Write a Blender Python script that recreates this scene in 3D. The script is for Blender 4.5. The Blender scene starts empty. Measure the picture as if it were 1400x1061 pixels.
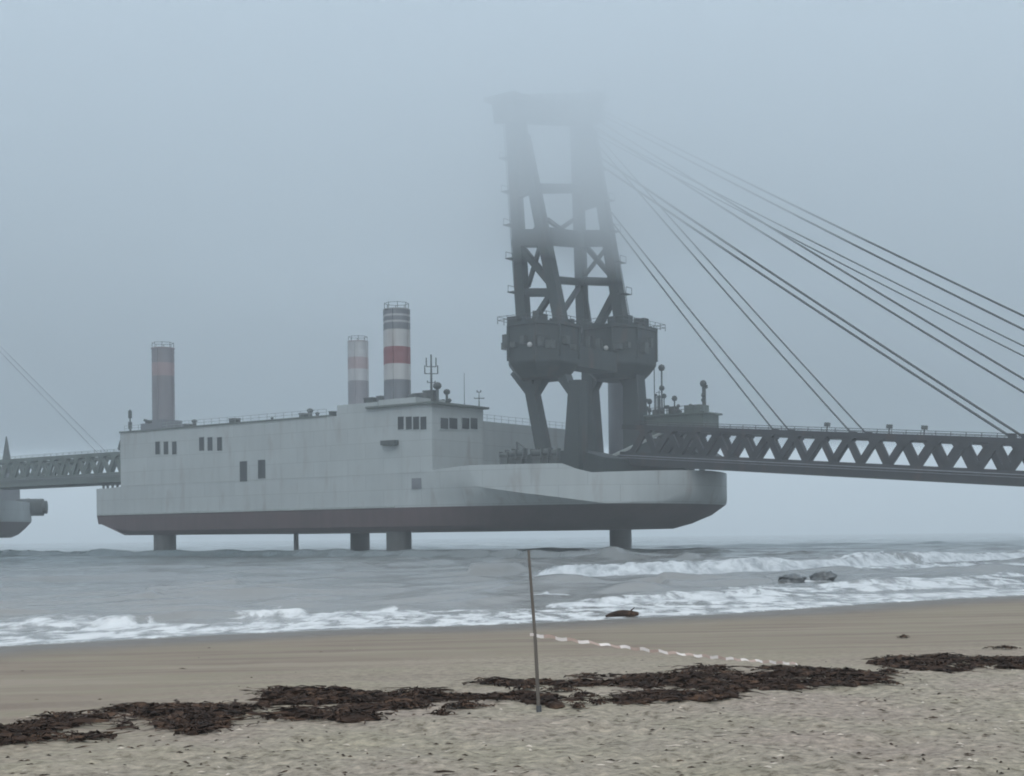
import bpy, bmesh, math, random
import numpy as np
from mathutils import Vector, Matrix

random.seed(7)
rng = np.random.default_rng(7)
sc = bpy.context.scene
COL = sc.collection
R = math.radians

# ------------------------------------------------------------------ camera
FPX = 1925.0            # focal length in photo pixels (1400 wide)
HOR = 733.0             # horizon row at the optical axis
ROLL = R(0.6)
EYE = 2.6               # above the water
cd = bpy.data.cameras.new("camera")
cam = bpy.data.objects.new("camera", cd)
COL.objects.link(cam)
cd.sensor_width = 36.0
cd.lens = FPX / 1400 * 36.0
cd.shift_y = (HOR - 530.5) / 1400
cd.clip_start, cd.clip_end = 0.1, 9000
cam.location = (0, 0, EYE)
cam.rotation_euler = (Matrix.Rotation(R(90), 3, 'X') @ Matrix.Rotation(-ROLL, 3, 'Z')).to_euler()
sc.camera = cam

CR, SR = math.cos(ROLL), math.sin(ROLL)
def ray(px, py):
    u, v = px - 700.0, HOR - py
    return ((u * CR + v * SR) / FPX, 1.0, (-u * SR + v * CR) / FPX)
def on_z(px, py, z):
    d = ray(px, py)
    t = (z - EYE) / d[2]
    return (d[0] * t, t, z)
def at_depth(px, py, Y):
    d = ray(px, py)
    return (d[0] * Y, Y, EYE + d[2] * Y)
def to_px(p):
    u, v = p[0] / p[1] * FPX, (p[2] - EYE) / p[1] * FPX
    return (700 + u * CR - v * SR, HOR - (u * SR + v * CR))

# ship frame: x along the hull to the bow, y across it away from the viewer
TH = R(36)
UX, UY = math.cos(TH), -math.sin(TH)
VX, VY = math.sin(TH), math.cos(TH)
OX, OY = -71.6, 258.0
def ship_world(L, v, z=0):
    return (OX + L * UX + v * VX, OY + L * UY + v * VY, z)
def nv(px, py, v):
    """point of plane v = const in the ship frame seen at a pixel"""
    d = ray(px, py)
    # (d*t - O).V = v
    t = (v + OX * VX + OY * VY) / (d[0] * VX + d[1] * VY)
    x, y = d[0] * t - OX, d[1] * t - OY
    return (x * UX + y * UY, v, EYE + d[2] * t)
def nl(px, py, L):
    d = ray(px, py)
    t = (L + OX * UX + OY * UY) / (d[0] * UX + d[1] * UY)
    x, y = d[0] * t - OX, d[1] * t - OY
    return (L, x * VX + y * VY, EYE + d[2] * t)

# ------------------------------------------------------------------ helpers
def link(o, parent=None):
    COL.objects.link(o)
    if parent is not None:
        o.parent = parent
    return o
def empty(name, loc, rz=0.0):
    o = bpy.data.objects.new(name, None)
    o.empty_display_size = 1
    o.location = loc
    o.rotation_euler = (0, 0, rz)
    return link(o)
def tag(o, label=None, cat=None, group=None, kind=None):
    if label: o["label"] = label
    if cat: o["category"] = cat
    if group: o["group"] = group
    if kind: o["kind"] = kind
    return o

class MB:
    def __init__(s): s.v, s.f, s.m = [], [], []
    def add(s, vs, fs, m=0):
        b = len(s.v)
        s.v += [tuple(p) for p in vs]
        for f in fs:
            s.f.append([b + i for i in f]); s.m.append(m)
        return s
    def box(s, x0, x1, y0, y1, z0, z1, m=0):
        return s.add([(x0,y0,z0),(x1,y0,z0),(x1,y1,z0),(x0,y1,z0),(x0,y0,z1),(x1,y0,z1),(x1,y1,z1),(x0,y1,z1)],
                     [(3,2,1,0),(4,5,6,7),(0,1,5,4),(1,2,6,5),(2,3,7,6),(3,0,4,7)], m)
    def beam(s, p, q, w, h, m=0, w2=None, h2=None):
        """rectangular bar; w across (horizontal), h the other way"""
        p, q = Vector(p), Vector(q)
        d = (q - p).normalized()
        up = Vector((0,0,1)) if abs(d.z) < 0.9 else Vector((1,0,0))
        a = d.cross(up).normalized(); b = a.cross(d).normalized()
        w2 = w if w2 is None else w2; h2 = h if h2 is None else h2
        vs = []
        for c, ww, hh in ((p, w, h), (q, w2, h2)):
            for i, j in ((-1,-1),(1,-1),(1,1),(-1,1)):
                vs.append(c + a * (i*ww/2) + b * (j*hh/2))
        return s.add(vs, [(3,2,1,0),(4,5,6,7),(0,1,5,4),(1,2,6,5),(2,3,7,6),(3,0,4,7)], m)
    def tube(s, p, q, r, n=8, r2=None, m=0, cap=True):
        p, q = Vector(p), Vector(q)
        d = (q - p).normalized()
        up = Vector((0,0,1)) if abs(d.z) < 0.9 else Vector((1,0,0))
        a = d.cross(up).normalized(); b = a.cross(d).normalized()
        r2 = r if r2 is None else r2
        vs = []
        for c, rr in ((p, r), (q, r2)):
            for k in range(n):
                t = 2*math.pi*k/n
                vs.append(c + a*(rr*math.cos(t)) + b*(rr*math.sin(t)))
        fs = [(k, (k+1) % n, n+(k+1) % n, n+k) for k in range(n)]
        if cap:
            fs += [tuple(range(n-1,-1,-1)), tuple(range(n, 2*n))]
        return s.add(vs, fs, m)
    def ball(s, c, r, m=0, n=8, sz=1.0):
        vs, fs = [], []
        h = n // 2
        for i in range(h+1):
            ph = math.pi * i / h
            for k in range(n):
                t = 2*math.pi*k/n
                vs.append((c[0]+r*math.sin(ph)*math.cos(t), c[1]+r*math.sin(ph)*math.sin(t), c[2]+r*sz*math.cos(ph)))
        for i in range(h):
            for k in range(n):
                fs.append((i*n+k, (i+1)*n+k, (i+1)*n+(k+1) % n, i*n+(k+1) % n))
        return s.add(vs, fs, m)
    def prism(s, pts, y0, y1, m=0):
        """polygon in x,z pushed along y"""
        n = len(pts)
        vs = [(x,y0,z) for x,z in pts] + [(x,y1,z) for x,z in pts]
        fs = [tuple(range(n)), tuple(range(2*n-1, n-1, -1))] + [(k, n+k, n+(k+1)%n, (k+1)%n) for k in range(n)]
        return s.add(vs, fs, m)
    def build(s, name, mats, parent=None, smooth=None):
        me = bpy.data.meshes.new(name)
        me.from_pydata(s.v, [], s.f)
        for mt in (mats if isinstance(mats, (list, tuple)) else [mats]):
            me.materials.append(mt)
        me.polygons.foreach_set("material_index", s.m)
        bm = bmesh.new(); bm.from_mesh(me)
        bmesh.ops.recalc_face_normals(bm, faces=bm.faces)
        bm.to_mesh(me); bm.free()
        if smooth is not None:
            me.polygons.foreach_set("use_smooth", [True]*len(me.polygons))
            me.set_sharp_from_angle(angle=R(smooth))
        me.update()
        return link(bpy.data.objects.new(name, me), parent)

def vnoise(x, y, seed=0):
    x = np.asarray(x, float); y = np.asarray(y, float)
    xi = np.floor(x).astype(np.int64); yi = np.floor(y).astype(np.int64)
    xf = x - xi; yf = y - yi
    def h(a, b):
        n = (a*374761393 + b*668265263 + seed*974634777) & 0xffffffff
        n = ((n ^ (n >> 13)) * 1274126177) & 0xffffffff
        return ((n ^ (n >> 16)) & 0xffff) / 65535.0
    sx = xf*xf*xf*(xf*(xf*6-15)+10); sy = yf*yf*yf*(yf*(yf*6-15)+10)
    a = h(xi, yi)*(1-sx) + h(xi+1, yi)*sx
    b = h(xi, yi+1)*(1-sx) + h(xi+1, yi+1)*sx
    return a*(1-sy) + b*sy
def fbm(x, y, oct=4, seed=0):
    t, a, n = 0, .5, 0
    for o in range(oct):
        t = t + a*vnoise(x*2**o + 17.3*o, y*2**o - 9.1*o, seed+o); n += a; a *= .5
    return t/n
def smooth(a, b, x):
    t = np.clip((x-a)/(b-a), 0, 1)
    return t*t*(3-2*t)

# ------------------------------------------------------------------ materials
def new_mat(name):
    m = bpy.data.materials.new(name); m.use_nodes = True
    nt = m.node_tree
    return m, nt, nt.nodes, nt.links, nt.nodes["Principled BSDF"]
def ramp(nodes, stops):
    r = nodes.new("ShaderNodeValToRGB")
    e = r.color_ramp.elements
    while len(e) < len(stops): e.new(0.5)
    for k, (p, c) in enumerate(stops):
        e[k].position = p
        e[k].color = (*c, 1) if len(c) == 3 else c
    return r
def paint(name, c, rough=.6, var=.18, scale=.35, streak=True, metal=0.0, rust=0.0, seams=False):
    """weathered steel paint: broad blotches, vertical run marks, optional rust bloom"""
    m, nt, N, K, b = new_mat(name)
    tc = N.new("ShaderNodeTexCoord")
    mp = N.new("ShaderNodeMapping"); K.new(tc.outputs["Object"], mp.inputs[0])
    mp.inputs["Scale"].default_value = (scale*2.2, scale*2.2, scale*.28) if streak else (scale,)*3
    n1 = N.new("ShaderNodeTexNoise"); n1.inputs["Scale"].default_value = 1.0; n1.inputs["Detail"].default_value = 6
    K.new(mp.outputs[0], n1.inputs["Vector"])
    n2 = N.new("ShaderNodeTexNoise"); n2.inputs["Scale"].default_value = scale*.5; n2.inputs["Detail"].default_value = 5
    K.new(tc.outputs["Object"], n2.inputs["Vector"])
    mx = N.new("ShaderNodeMix"); mx.data_type = 'FLOAT'; mx.inputs[0].default_value = .5
    K.new(n1.outputs["Fac"], mx.inputs[2]); K.new(n2.outputs["Fac"], mx.inputs[3])
    lo = tuple(x*(1-var) for x in c); hi = tuple(min(1, x*(1+var)) for x in c)
    r = ramp(N, [(.3, lo), (.5, c), (.72, hi)])
    K.new(mx.outputs[0], r.inputs[0])
    out = r.outputs[0]
    if rust > 0:
        n3 = N.new("ShaderNodeTexNoise"); n3.inputs["Scale"].default_value = 1.0; n3.inputs["Detail"].default_value = 8
        mp2 = N.new("ShaderNodeMapping"); mp2.inputs["Scale"].default_value = (.5, .5, .12)
        K.new(tc.outputs["Object"], mp2.inputs[0]); K.new(mp2.outputs[0], n3.inputs["Vector"])
        rr = ramp(N, [(.56, (0,0,0)), (.75, (rust,)*3)])
        K.new(n3.outputs["Fac"], rr.inputs[0])
        m2 = N.new("ShaderNodeMix"); m2.data_type = 'RGBA'
        K.new(rr.outputs[0], m2.inputs[0]); K.new(out, m2.inputs[6]); m2.inputs[7].default_value = (.13, .06, .035, 1)
        out = m2.outputs[2]
    if seams:
        mp3 = N.new("ShaderNodeMapping"); mp3.inputs["Rotation"].default_value = (R(90), 0, 0); K.new(tc.outputs["Object"], mp3.inputs[0])
        bk = N.new("ShaderNodeTexBrick"); bk.inputs["Scale"].default_value = 1.0; bk.inputs["Brick Width"].default_value = 7.5; bk.inputs["Row Height"].default_value = 2.5
        bk.inputs["Mortar Size"].default_value = .045; bk.inputs["Color1"].default_value = (1,1,1,1); bk.inputs["Color2"].default_value = (.935,.935,.935,1); bk.inputs["Mortar"].default_value = (.76,.76,.76,1)
        K.new(mp3.outputs[0], bk.inputs["Vector"])
        m3 = N.new("ShaderNodeMix"); m3.data_type = 'RGBA'; m3.blend_type = 'MULTIPLY'; m3.inputs[0].default_value = 1
        K.new(out, m3.inputs[6]); K.new(bk.outputs["Color"], m3.inputs[7]); out = m3.outputs[2]
    K.new(out, b.inputs["Base Color"])
    b.inputs["Roughness"].default_value = rough
    b.inputs["Metallic"].default_value = metal
    return m

M = {}
M['hull'] = paint('hull_grey_paint', (.405, .435, .44), .55, .10, .3, rust=.4, seams=True)
M['house'] = paint('house_grey_paint', (.405, .435, .44), .55, .10, .3, rust=.3, seams=True)
M['red'] = paint('antifouling', (.072, .042, .046), .7, .3, .4)
M['steel'] = paint('dark_tower_steel', (.030, .039, .042), .6, .3, .4, rust=.35)
M['bridge'] = paint('bridge_steel', (.020, .021, .027), .6, .3, .5, rust=.3)
M['bridge_far'] = paint('hazed_bridge_paint', (.10, .125, .115), .6, .2, .5, rust=.2)  # paler than the near bridge: distance haze is put into the colour
M['deck'] = paint('deck_paint', (.12, .14, .13), .7, .2, .4, streak=False)
M['gear'] = paint('deck_gear', (.07, .08, .08), .6, .3, 1.5, streak=False)
M['pale'] = paint('pale_gear', (.33, .36, .35), .6, .2, 1.0, streak=False)
M['leg_grey'] = paint('leg_grey', (.17, .18, .20), .6, .18, .5)
M['leg_white'] = paint('leg_white', (.46, .46, .46), .55, .12, .5, rust=.25)
M['leg_red'] = paint('leg_red', (.24, .10, .11), .6, .2, .5)
M['leg_low'] = paint('leg_wet_steel', (.06, .06, .06), .5, .3, .6)
M['cable'] = paint('wire_rope', (.05, .055, .06), .6, .2, .5, streak=False)
M['green'] = paint('faded_green_gear', (.10, .125, .115), .6, .2, .6)
M['rubber'] = paint('fender_rubber', (.06, .07, .07), .8, .2, .6, streak=False)
def glass():
    m, nt, N, K, b = new_mat('dark_window_glass')
    b.inputs["Base Color"].default_value = (.02, .026, .03, 1)
    b.inputs["Roughness"].default_value = .12
    return m
M['glass'] = glass()

def rope_tape():
    m, nt, N, K, b = new_mat('tape_plastic')
    b.inputs["Roughness"].default_value = .5
    b.inputs["Base Color"].default_value = (.62, .57, .54, 1)
    return m
M['tape_white'] = rope_tape()
M['tape_red'] = paint('tape_red', (.36, .265, .22), .6, .1, 3, streak=False)
M['pole'] = paint('weathered_pole', (.085, .075, .065), .8, .3, 6, streak=True)

# ------------------------------------------------------------------ shore frame
TX, TY = 0.861, 0.507          # along the shore, to the right and away
NX, NY = -0.507, 0.861         # seaward
def st(x, y): return x*NX + y*NY, x*TX + y*TY
edge_px = [(-500,921),(-250,904),(0,884),(150,876),(300,868),(460,861),(600,857),(700,853),(850,846),(1000,839),(1100,832),(1200,825),(1300,819),(1400,814),(1700,793)]
_e = np.array([st(*on_z(px, py, 0)[:2]) for px, py in edge_px])
_o = np.argsort(_e[:,1])
ET, ES = _e[_o,1], _e[_o,0]
def s_edge(t):
    return np.interp(t, ET, ES)
def ground_z(x, y):
    """beach height without the small lumps"""
    s, t = np.asarray(x)*NX + np.asarray(y)*NY, np.asarray(x)*TX + np.asarray(y)*TY
    d = s_edge(t) - s
    z = np.where(d > 0, .85*(1-np.exp(-d/42.0)) + .004*d, d*.035)
    z = np.where(s < -10, z, z)
    return np.clip(z, -3.0, 1.6)
def sand_lumps(x, y):
    x = np.asarray(x); y = np.asarray(y)
    s = x*NX + y*NY; t = x*TX + y*TY
    dry = 1 - smooth(14, 20, s + 2*fbm(x*.2, y*.2, 2, 5))
    z = (fbm(x*1.1, y*1.1, 3, 11)-.5)*.08*(0.35+dry)
    z += (fbm(x*4.2, y*3.0, 3, 21)-.5)*.075*dry
    z += (fbm(x*.28, y*.28, 2, 31)-.5)*.10*(.4+.6*dry)
    d = s_edge(t) - s
    return z*smooth(0, 5, d)
def on_ground(px, py):
    z = .4
    for _ in range(25):
        p = on_z(px, py, z)
        z = .5*z + .5*float(ground_z(p[0], p[1]))
    p = on_z(px, py, z)
    return (p[0], p[1], float(ground_z(p[0], p[1])))

def grid_mesh(name, X, Y, Z, mats, attrs=None):
    nr, nc = X.shape
    me = bpy.data.meshes.new(name)
    idx = np.arange(nr*nc).reshape(nr, nc)
    q = np.stack([idx[:-1,:-1], idx[:-1,1:], idx[1:,1:], idx[1:,:-1]], -1).reshape(-1, 4)
    me.vertices.add(nr*nc)
    me.vertices.foreach_set("co", np.stack([X, Y, Z], -1).astype(np.float32).ravel())
    me.loops.add(q.size); me.polygons.add(len(q))
    me.loops.foreach_set("vertex_index", q.astype(np.int32).ravel())
    me.polygons.foreach_set("loop_start", (np.arange(len(q))*4).astype(np.int32))
    me.polygons.foreach_set("use_smooth", np.ones(len(q), bool))
    for m in mats: me.materials.append(m)
    for k, a in (attrs or {}).items():
        at = me.attributes.new(k, 'FLOAT', 'POINT')
        at.data.foreach_set("value", a.astype(np.float32).ravel())
    me.update(calc_edges=True); me.validate()
    return link(bpy.data.objects.new(name, me))

# ------------------------------------------------------------------ sand
def sand_mat():
    m, nt, N, K, b = new_mat('beach_sand')
    tc = N.new("ShaderNodeTexCoord")
    wet = N.new("ShaderNodeAttribute"); wet.attribute_name = "wet"
    n1 = N.new("ShaderNodeTexNoise"); n1.inputs["Scale"].default_value = .45; n1.inputs["Detail"].default_value = 5
    n2 = N.new("ShaderNodeTexNoise"); n2.inputs["Scale"].default_value = 8.0; n2.inputs["Detail"].default_value = 8; n2.inputs["Roughness"].default_value = .7
    n3 = N.new("ShaderNodeTexNoise"); n3.inputs["Scale"].default_value = 130; n3.inputs["Detail"].default_value = 3
    n4 = N.new("ShaderNodeTexNoise"); n4.inputs["Scale"].default_value = 1.7; n4.inputs["Detail"].default_value = 6
    for n in (n1, n2, n3, n4): K.new(tc.outputs["Object"], n.inputs["Vector"])
    tint = ramp(N, [(.36, (.262, .222, .185)), (.52, (.262, .232, .185)), (.68, (.252, .228, .172))])
    K.new(n1.outputs["Fac"], tint.inputs[0])
    fl = ramp(N, [(.38, (.30,.28,.24)), (.45, (.80,.79,.76)), (.54, (1,1,1)), (.61, (1.4,1.38,1.33))])
    K.new(n2.outputs["Fac"], fl.inputs[0])
    mul = N.new("ShaderNodeMix"); mul.data_type = 'RGBA'; mul.blend_type = 'MULTIPLY'; mul.inputs[0].default_value = .85
    K.new(tint.outputs[0], mul.inputs[6]); K.new(fl.outputs[0], mul.inputs[7])
    mps = N.new("ShaderNodeMapping"); mps.inputs["Rotation"].default_value = (0, 0, -math.atan2(TY, TX)); mps.inputs["Scale"].default_value = (.10, .75, 1)
    K.new(tc.outputs["Object"], mps.inputs[0]); K.new(mps.outputs[0], n4.inputs["Vector"])
    damp_c = ramp(N, [(.38, (.148, .117, .09)), (.48, (.182, .148, .113)), (.55, (.176, .155, .11)), (.64, (.208, .174, .135))])
    K.new(n4.outputs["Fac"], damp_c.inputs[0])
    mx = N.new("ShaderNodeMix"); mx.data_type = 'RGBA'
    mr = N.new("ShaderNodeMapRange"); mr.inputs[1].default_value = 0; mr.inputs[2].default_value = .6; K.new(wet.outputs["Fac"], mr.inputs[0])
    K.new(mr.outputs[0], mx.inputs[0]); K.new(mul.outputs[2], mx.inputs[6]); K.new(damp_c.outputs[0], mx.inputs[7])
    mx2 = N.new("ShaderNodeMix"); mx2.data_type = 'RGBA'
    mr2 = N.new("ShaderNodeMapRange"); mr2.inputs[1].default_value = .6; mr2.inputs[2].default_value = 1.0; K.new(wet.outputs["Fac"], mr2.inputs[0])
    K.new(mr2.outputs[0], mx2.inputs[0]); K.new(mx.outputs[2], mx2.inputs[6]); mx2.inputs[7].default_value = (.105, .09, .075, 1)
    K.new(mx2.outputs[2], b.inputs["Base Color"])
    ro = N.new("ShaderNodeMapRange"); ro.inputs[1].default_value = .55; ro.inputs[2].default_value = 1.0; ro.inputs[3].default_value = .95; ro.inputs[4].default_value = .42
    K.new(wet.outputs["Fac"], ro.inputs[0]); K.new(ro.outputs[0], b.inputs["Roughness"])
    b.inputs["Specular IOR Level"].default_value = .3
    add = N.new("ShaderNodeMath"); add.operation = 'ADD'
    K.new(n2.outputs["Fac"], add.inputs[0])
    sc3 = N.new("ShaderNodeMath"); sc3.operation = 'MULTIPLY'; sc3.inputs[1].default_value = .12
    K.new(n3.outputs["Fac"], sc3.inputs[0]); K.new(sc3.outputs[0], add.inputs[1])
    dr = N.new("ShaderNodeMapRange"); dr.inputs[1].default_value = 0; dr.inputs[2].default_value = .5; dr.inputs[3].default_value = .8; dr.inputs[4].default_value = .06
    K.new(wet.outputs["Fac"], dr.inputs[0])
    bp = N.new("ShaderNodeBump"); bp.inputs["Distance"].default_value = .06
    K.new(dr.outputs[0], bp.inputs["Strength"]); K.new(add.outputs[0], bp.inputs["Height"])
    K.new(bp.outputs[0], b.inputs["Normal"])
    return m

tau = np.concatenate([np.array([-6,-4,-2.6,-1.8,-1.2,-.8,-.6]), np.linspace(-.5, .5, 640), np.array([.6,.8,1.2,1.8,2.6,4,6])])
ys = np.concatenate([np.linspace(-60, 5, 24), 1/np.linspace(1/5.6, 1/70.0, 470), np.linspace(74, 420, 40)])
Yg = np.repeat(ys[:,None], len(tau), 1)
Xg = tau[None,:]*np.maximum(Yg, 8)
Zg = ground_z(Xg, Yg) + np.where((Yg > 4) & (Yg < 75), sand_lumps(Xg, Yg), 0)
Sg = Xg*NX + Yg*NY; Tg = Xg*TX + Yg*TY
dg = s_edge(Tg) - Sg
wob = (fbm(Xg*.12, Yg*.12, 3, 41)-.5)
wet = .6*smooth(23, 11, dg + 9*wob) + .4*smooth(6.5, 1.2, dg + 3*wob)
tag(grid_mesh("sand", Xg, Yg, Zg, [sand_mat()], {"wet": wet}), kind="structure")

# ------------------------------------------------------------------ sea
def sea_mat():
    m, nt, N, K, b = new_mat('sea_water')
    tc = N.new("ShaderNodeTexCoord")
    foam = N.new("ShaderNodeAttribute"); foam.attribute_name = "foam"
    shal = N.new("ShaderNodeAttribute"); shal.attribute_name = "shallow"
    mp = N.new("ShaderNodeMapping"); mp.inputs["Rotation"].default_value = (0, 0, -math.atan2(TY, TX)); mp.inputs["Scale"].default_value = (.38, 1.0, 1.0)
    K.new(tc.outputs["Object"], mp.inputs[0])
    # ripples
    n1 = N.new("ShaderNodeTexNoise"); n1.inputs["Scale"].default_value = .75; n1.inputs["Detail"].default_value = 7; n1.inputs["Roughness"].default_value = .62
    K.new(mp.outputs[0], n1.inputs["Vector"])
    bp = N.new("ShaderNodeBump"); bp.inputs["Strength"].default_value = .5; bp.inputs["Distance"].default_value = .20
    K.new(n1.outputs["Fac"], bp.inputs["Height"])
    wc = N.new("ShaderNodeMix"); wc.data_type = 'RGBA'
    wc.inputs[6].default_value = (.035, .055, .058, 1); wc.inputs[7].default_value = (.185, .185, .178, 1)
    K.new(shal.outputs["Fac"], wc.inputs[0])
    K.new(wc.outputs[2], b.inputs["Base Color"])
    b.inputs["Roughness"].default_value = .10; b.inputs["IOR"].default_value = 1.33
    K.new(bp.outputs[0], b.inputs["Normal"])
    # foam: coverage against a lumpy noise
    mpf = N.new("ShaderNodeMapping"); mpf.inputs["Rotation"].default_value = (0, 0, -math.atan2(TY, TX)); mpf.inputs["Scale"].default_value = (1.0, .42, 1.0)
    K.new(tc.outputs["Object"], mpf.inputs[0])
    f1 = N.new("ShaderNodeTexNoise"); f1.inputs["Scale"].default_value = 1.25; f1.inputs["Detail"].default_value = 8; f1.inputs["Roughness"].default_value = .66
    f1.inputs["Distortion"].default_value = .5
    K.new(mpf.outputs[0], f1.inputs["Vector"])
    f2 = N.new("ShaderNodeTexNoise"); f2.inputs["Scale"].default_value = .42; f2.inputs["Detail"].default_value = 3
    K.new(mp.outputs[0], f2.inputs["Vector"])
    fm = N.new("ShaderNodeMix"); fm.data_type = 'FLOAT'; fm.inputs[0].default_value = .35
    K.new(f1.outputs["Fac"], fm.inputs[2]); K.new(f2.outputs["Fac"], fm.inputs[3])
    a2 = N.new("ShaderNodeMath"); a2.operation = 'MULTIPLY_ADD'; a2.inputs[1].default_value = .55
    K.new(foam.outputs["Fac"], a2.inputs[0]); K.new(fm.outputs[0], a2.inputs[2])
    mr = N.new("ShaderNodeMapRange"); mr.inputs[1].default_value = .725; mr.inputs[2].default_value = .84
    K.new(a2.outputs[0], mr.inputs[0])
    gm = mr
    fb = N.new("ShaderNodeBsdfDiffuse"); fr = ramp(N, [(.36, (.30, .32, .335)), (.58, (.55, .57, .58))])
    K.new(f1.outputs["Fac"], fr.inputs[0]); K.new(fr.outputs[0], fb.inputs["Color"])
    bp2 = N.new("ShaderNodeBump"); bp2.inputs["Strength"].default_value = .8; bp2.inputs["Distance"].default_value = .25
    K.new(f1.outputs["Fac"], bp2.inputs["Height"]); K.new(bp2.outputs[0], fb.inputs["Normal"])
    mxs = N.new("ShaderNodeMixShader")
    K.new(gm.outputs[0], mxs.inputs[0]); K.new(b.outputs[0], mxs.inputs[1]); K.new(fb.outputs[0], mxs.inputs[2])
    K.new(mxs.outputs[0], N["Material Output"].inputs["Surface"])
    return m

tau = np.concatenate([np.array([-8,-5.5,-4.5,-3.4,-2.5,-1.5,-.9,-.5,-.3]), np.linspace(-.14, 1.7, 620), np.array([1.9,2.3,2.8,3.5,5,8,14])])
ss = np.concatenate([1/np.linspace(1/26.0, 1/92.0, 380), np.arange(92.8, 235, .7), 1/np.linspace(1/236.0, 1/1650.0, 110)])
Sg = np.repeat(ss[:,None], len(tau), 1)
Tg = tau[None,:]*(Sg+6)
Tg = np.clip(Tg, -1500, 1700)
Xg = Sg*NX + Tg*TX; Yg = Sg*NY + Tg*TY
d = Sg - s_edge(Tg)                       # metres out from the water's edge
amp = smooth(2, 60, d)*(1 - .75*smooth(260, 900, Sg))
Z = np.zeros_like(Sg)
def swell(wl, a, ang, seed, sharp=1.6):
    ca, sa = math.cos(R(ang)), math.sin(R(ang))
    ph = (Sg*ca + Tg*sa)/wl + 2.6*fbm(Sg/(wl*5), Tg/(wl*9), 2, seed)
    am = a*(.35 + 1.3*vnoise(Sg/(wl*2.2), Tg/(wl*4.0), seed+3))
    return am*(2*((1+np.sin(2*np.pi*ph))/2)**sharp - .8)
Z += swell(23, .13, 18, 1)*amp + swell(13, .10, 30, 2)*amp + swell(7.5, .07, 8, 3)*amp + swell(4.3, .04, 38, 4)*smooth(1, 20, d)*(1-smooth(150, 260, Sg))
Z += (fbm(Sg*.40, Tg*.25, 2, 9)-.5)*.20*smooth(1, 25, d)*(1-smooth(90, 170, Sg))
# short steep wavelets, each a real little ridge
for k in range(330):
    u_ = rng.random()
    s0 = 1/(1/44.0 + (1/210.0-1/44.0)*u_); tt = rng.uniform(-.12, 1.35)*(s0+6)
    L_ = rng.uniform(.03, .10)*s0; h_ = rng.uniform(.10, .27)*(.5+s0/140.0); wf_ = rng.uniform(.35, .7)*(.6+s0/120); an = rng.normal(.05, .16)
    r0, r1 = np.searchsorted(ss, s0-12*wf_-L_*.5), np.searchsorted(ss, s0+12*wf_+L_*.5)
    sl = slice(max(r0-1, 0), r1+1)
    dt = Tg[sl]-tt; dk = Sg[sl]-s0-an*dt-.02*dt*dt/L_
    Z[sl] += h_*np.exp(-(dt/L_)**2)*np.where(dk > 0, np.exp(-(dk/(wf_*4))**2), np.exp(-(dk/wf_)**2))*smooth(3, 12, d[sl])
foam = np.zeros_like(Sg)
near = (Yg > 20) & (np.abs(Xg) < Yg*1.5)
def crest(pts, h, wb, wf):
    """a ridge of water along the line through photo points; returns the shoreward coordinate"""
    w = np.array([on_z(px, py, zz)[:2] for px, py, zz in pts])
    line = np.interp(Xg, w[:,0], w[:,1]) + 1.6*(fbm(Xg*.06, Yg*0, 3, 51)-.5)
    k = (Yg - line)*.93
    prof = np.where(k > 0, np.exp(-(k/wb)**2), np.exp(-(k/wf)**2))
    e = .06*(w[-1,0]-w[0,0])
    mask = smooth(w[0,0]-.3*e, w[0,0]+e, Xg)*(1-smooth(w[-1,0]-e, w[-1,0]+.3*e, Xg))
    return h*prof*mask, k, mask
def band(pts, wide, strength, seed, stretch=.12):
    w = np.array([on_z(px, py, 0)[:2] for px, py in pts])
    line = np.interp(Xg, w[:,0], w[:,1])
    ww = np.interp(Xg, w[:,0], np.array(wide))*(.5 + 1.0*fbm(Xg*stretch, Yg*.1, 3, seed))
    e = .10*(w[-1,0]-w[0,0])
    mask = smooth(w[0,0]-.5*e, w[0,0]+e, Xg)*(1-smooth(w[-1,0]-e, w[-1,0]+.5*e, Xg))
    return strength*np.exp(-((Yg-line)/(ww*1.15))**4)*mask
# long dark swell in front of the barge's legs
z, k, mk = crest([(-700,756,.5),(-120,756,.5),(300,756,.55),(700,757,.55),(930,760,.5),(1100,764,.4)], .95, 4.0, 1.3)
Z += z
# breaker to the right of the marker pole
z, k, mk = crest([(712,776,.6),(820,776,.6),(1000,773,.6),(1150,768,.55),(1260,765,.4),(1480,759,.4)], .75, 4.5, 1.6)
Z += z
fb_ = np.where(k < 0.6, np.exp(-((k+2.0)/3.0)**2), np.exp(-((k-.6)/.5)**2))*mk
foam = np.maximum(foam, .92*fb_*smooth(-.12, .30, fbm(Xg*.13, Xg*0, 2, 77)))
# small second roller
z, k, mk = crest([(905,797,.3),(960,796,.3),(1060,792,.3)], .4, 2.0, .9); Z += z
z, k, mk = crest([(640,783,.3),(690,781,.35),(722,780,.3)], .5, 2.4, .9); Z += z
z, k, mk = crest([(200,812,.2),(260,811,.22),(330,811,.2)], .32, 1.6, .7); Z += z
z, k, mk = crest([(-100,832,.2),(100,822,.2),(220,817,.2)], .22, 1.6, .8); Z += z
z, k, mk = crest([(120,848,.2),(260,838,.2),(420,834,.2)], .22, 1.4, .7); Z += z
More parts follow.
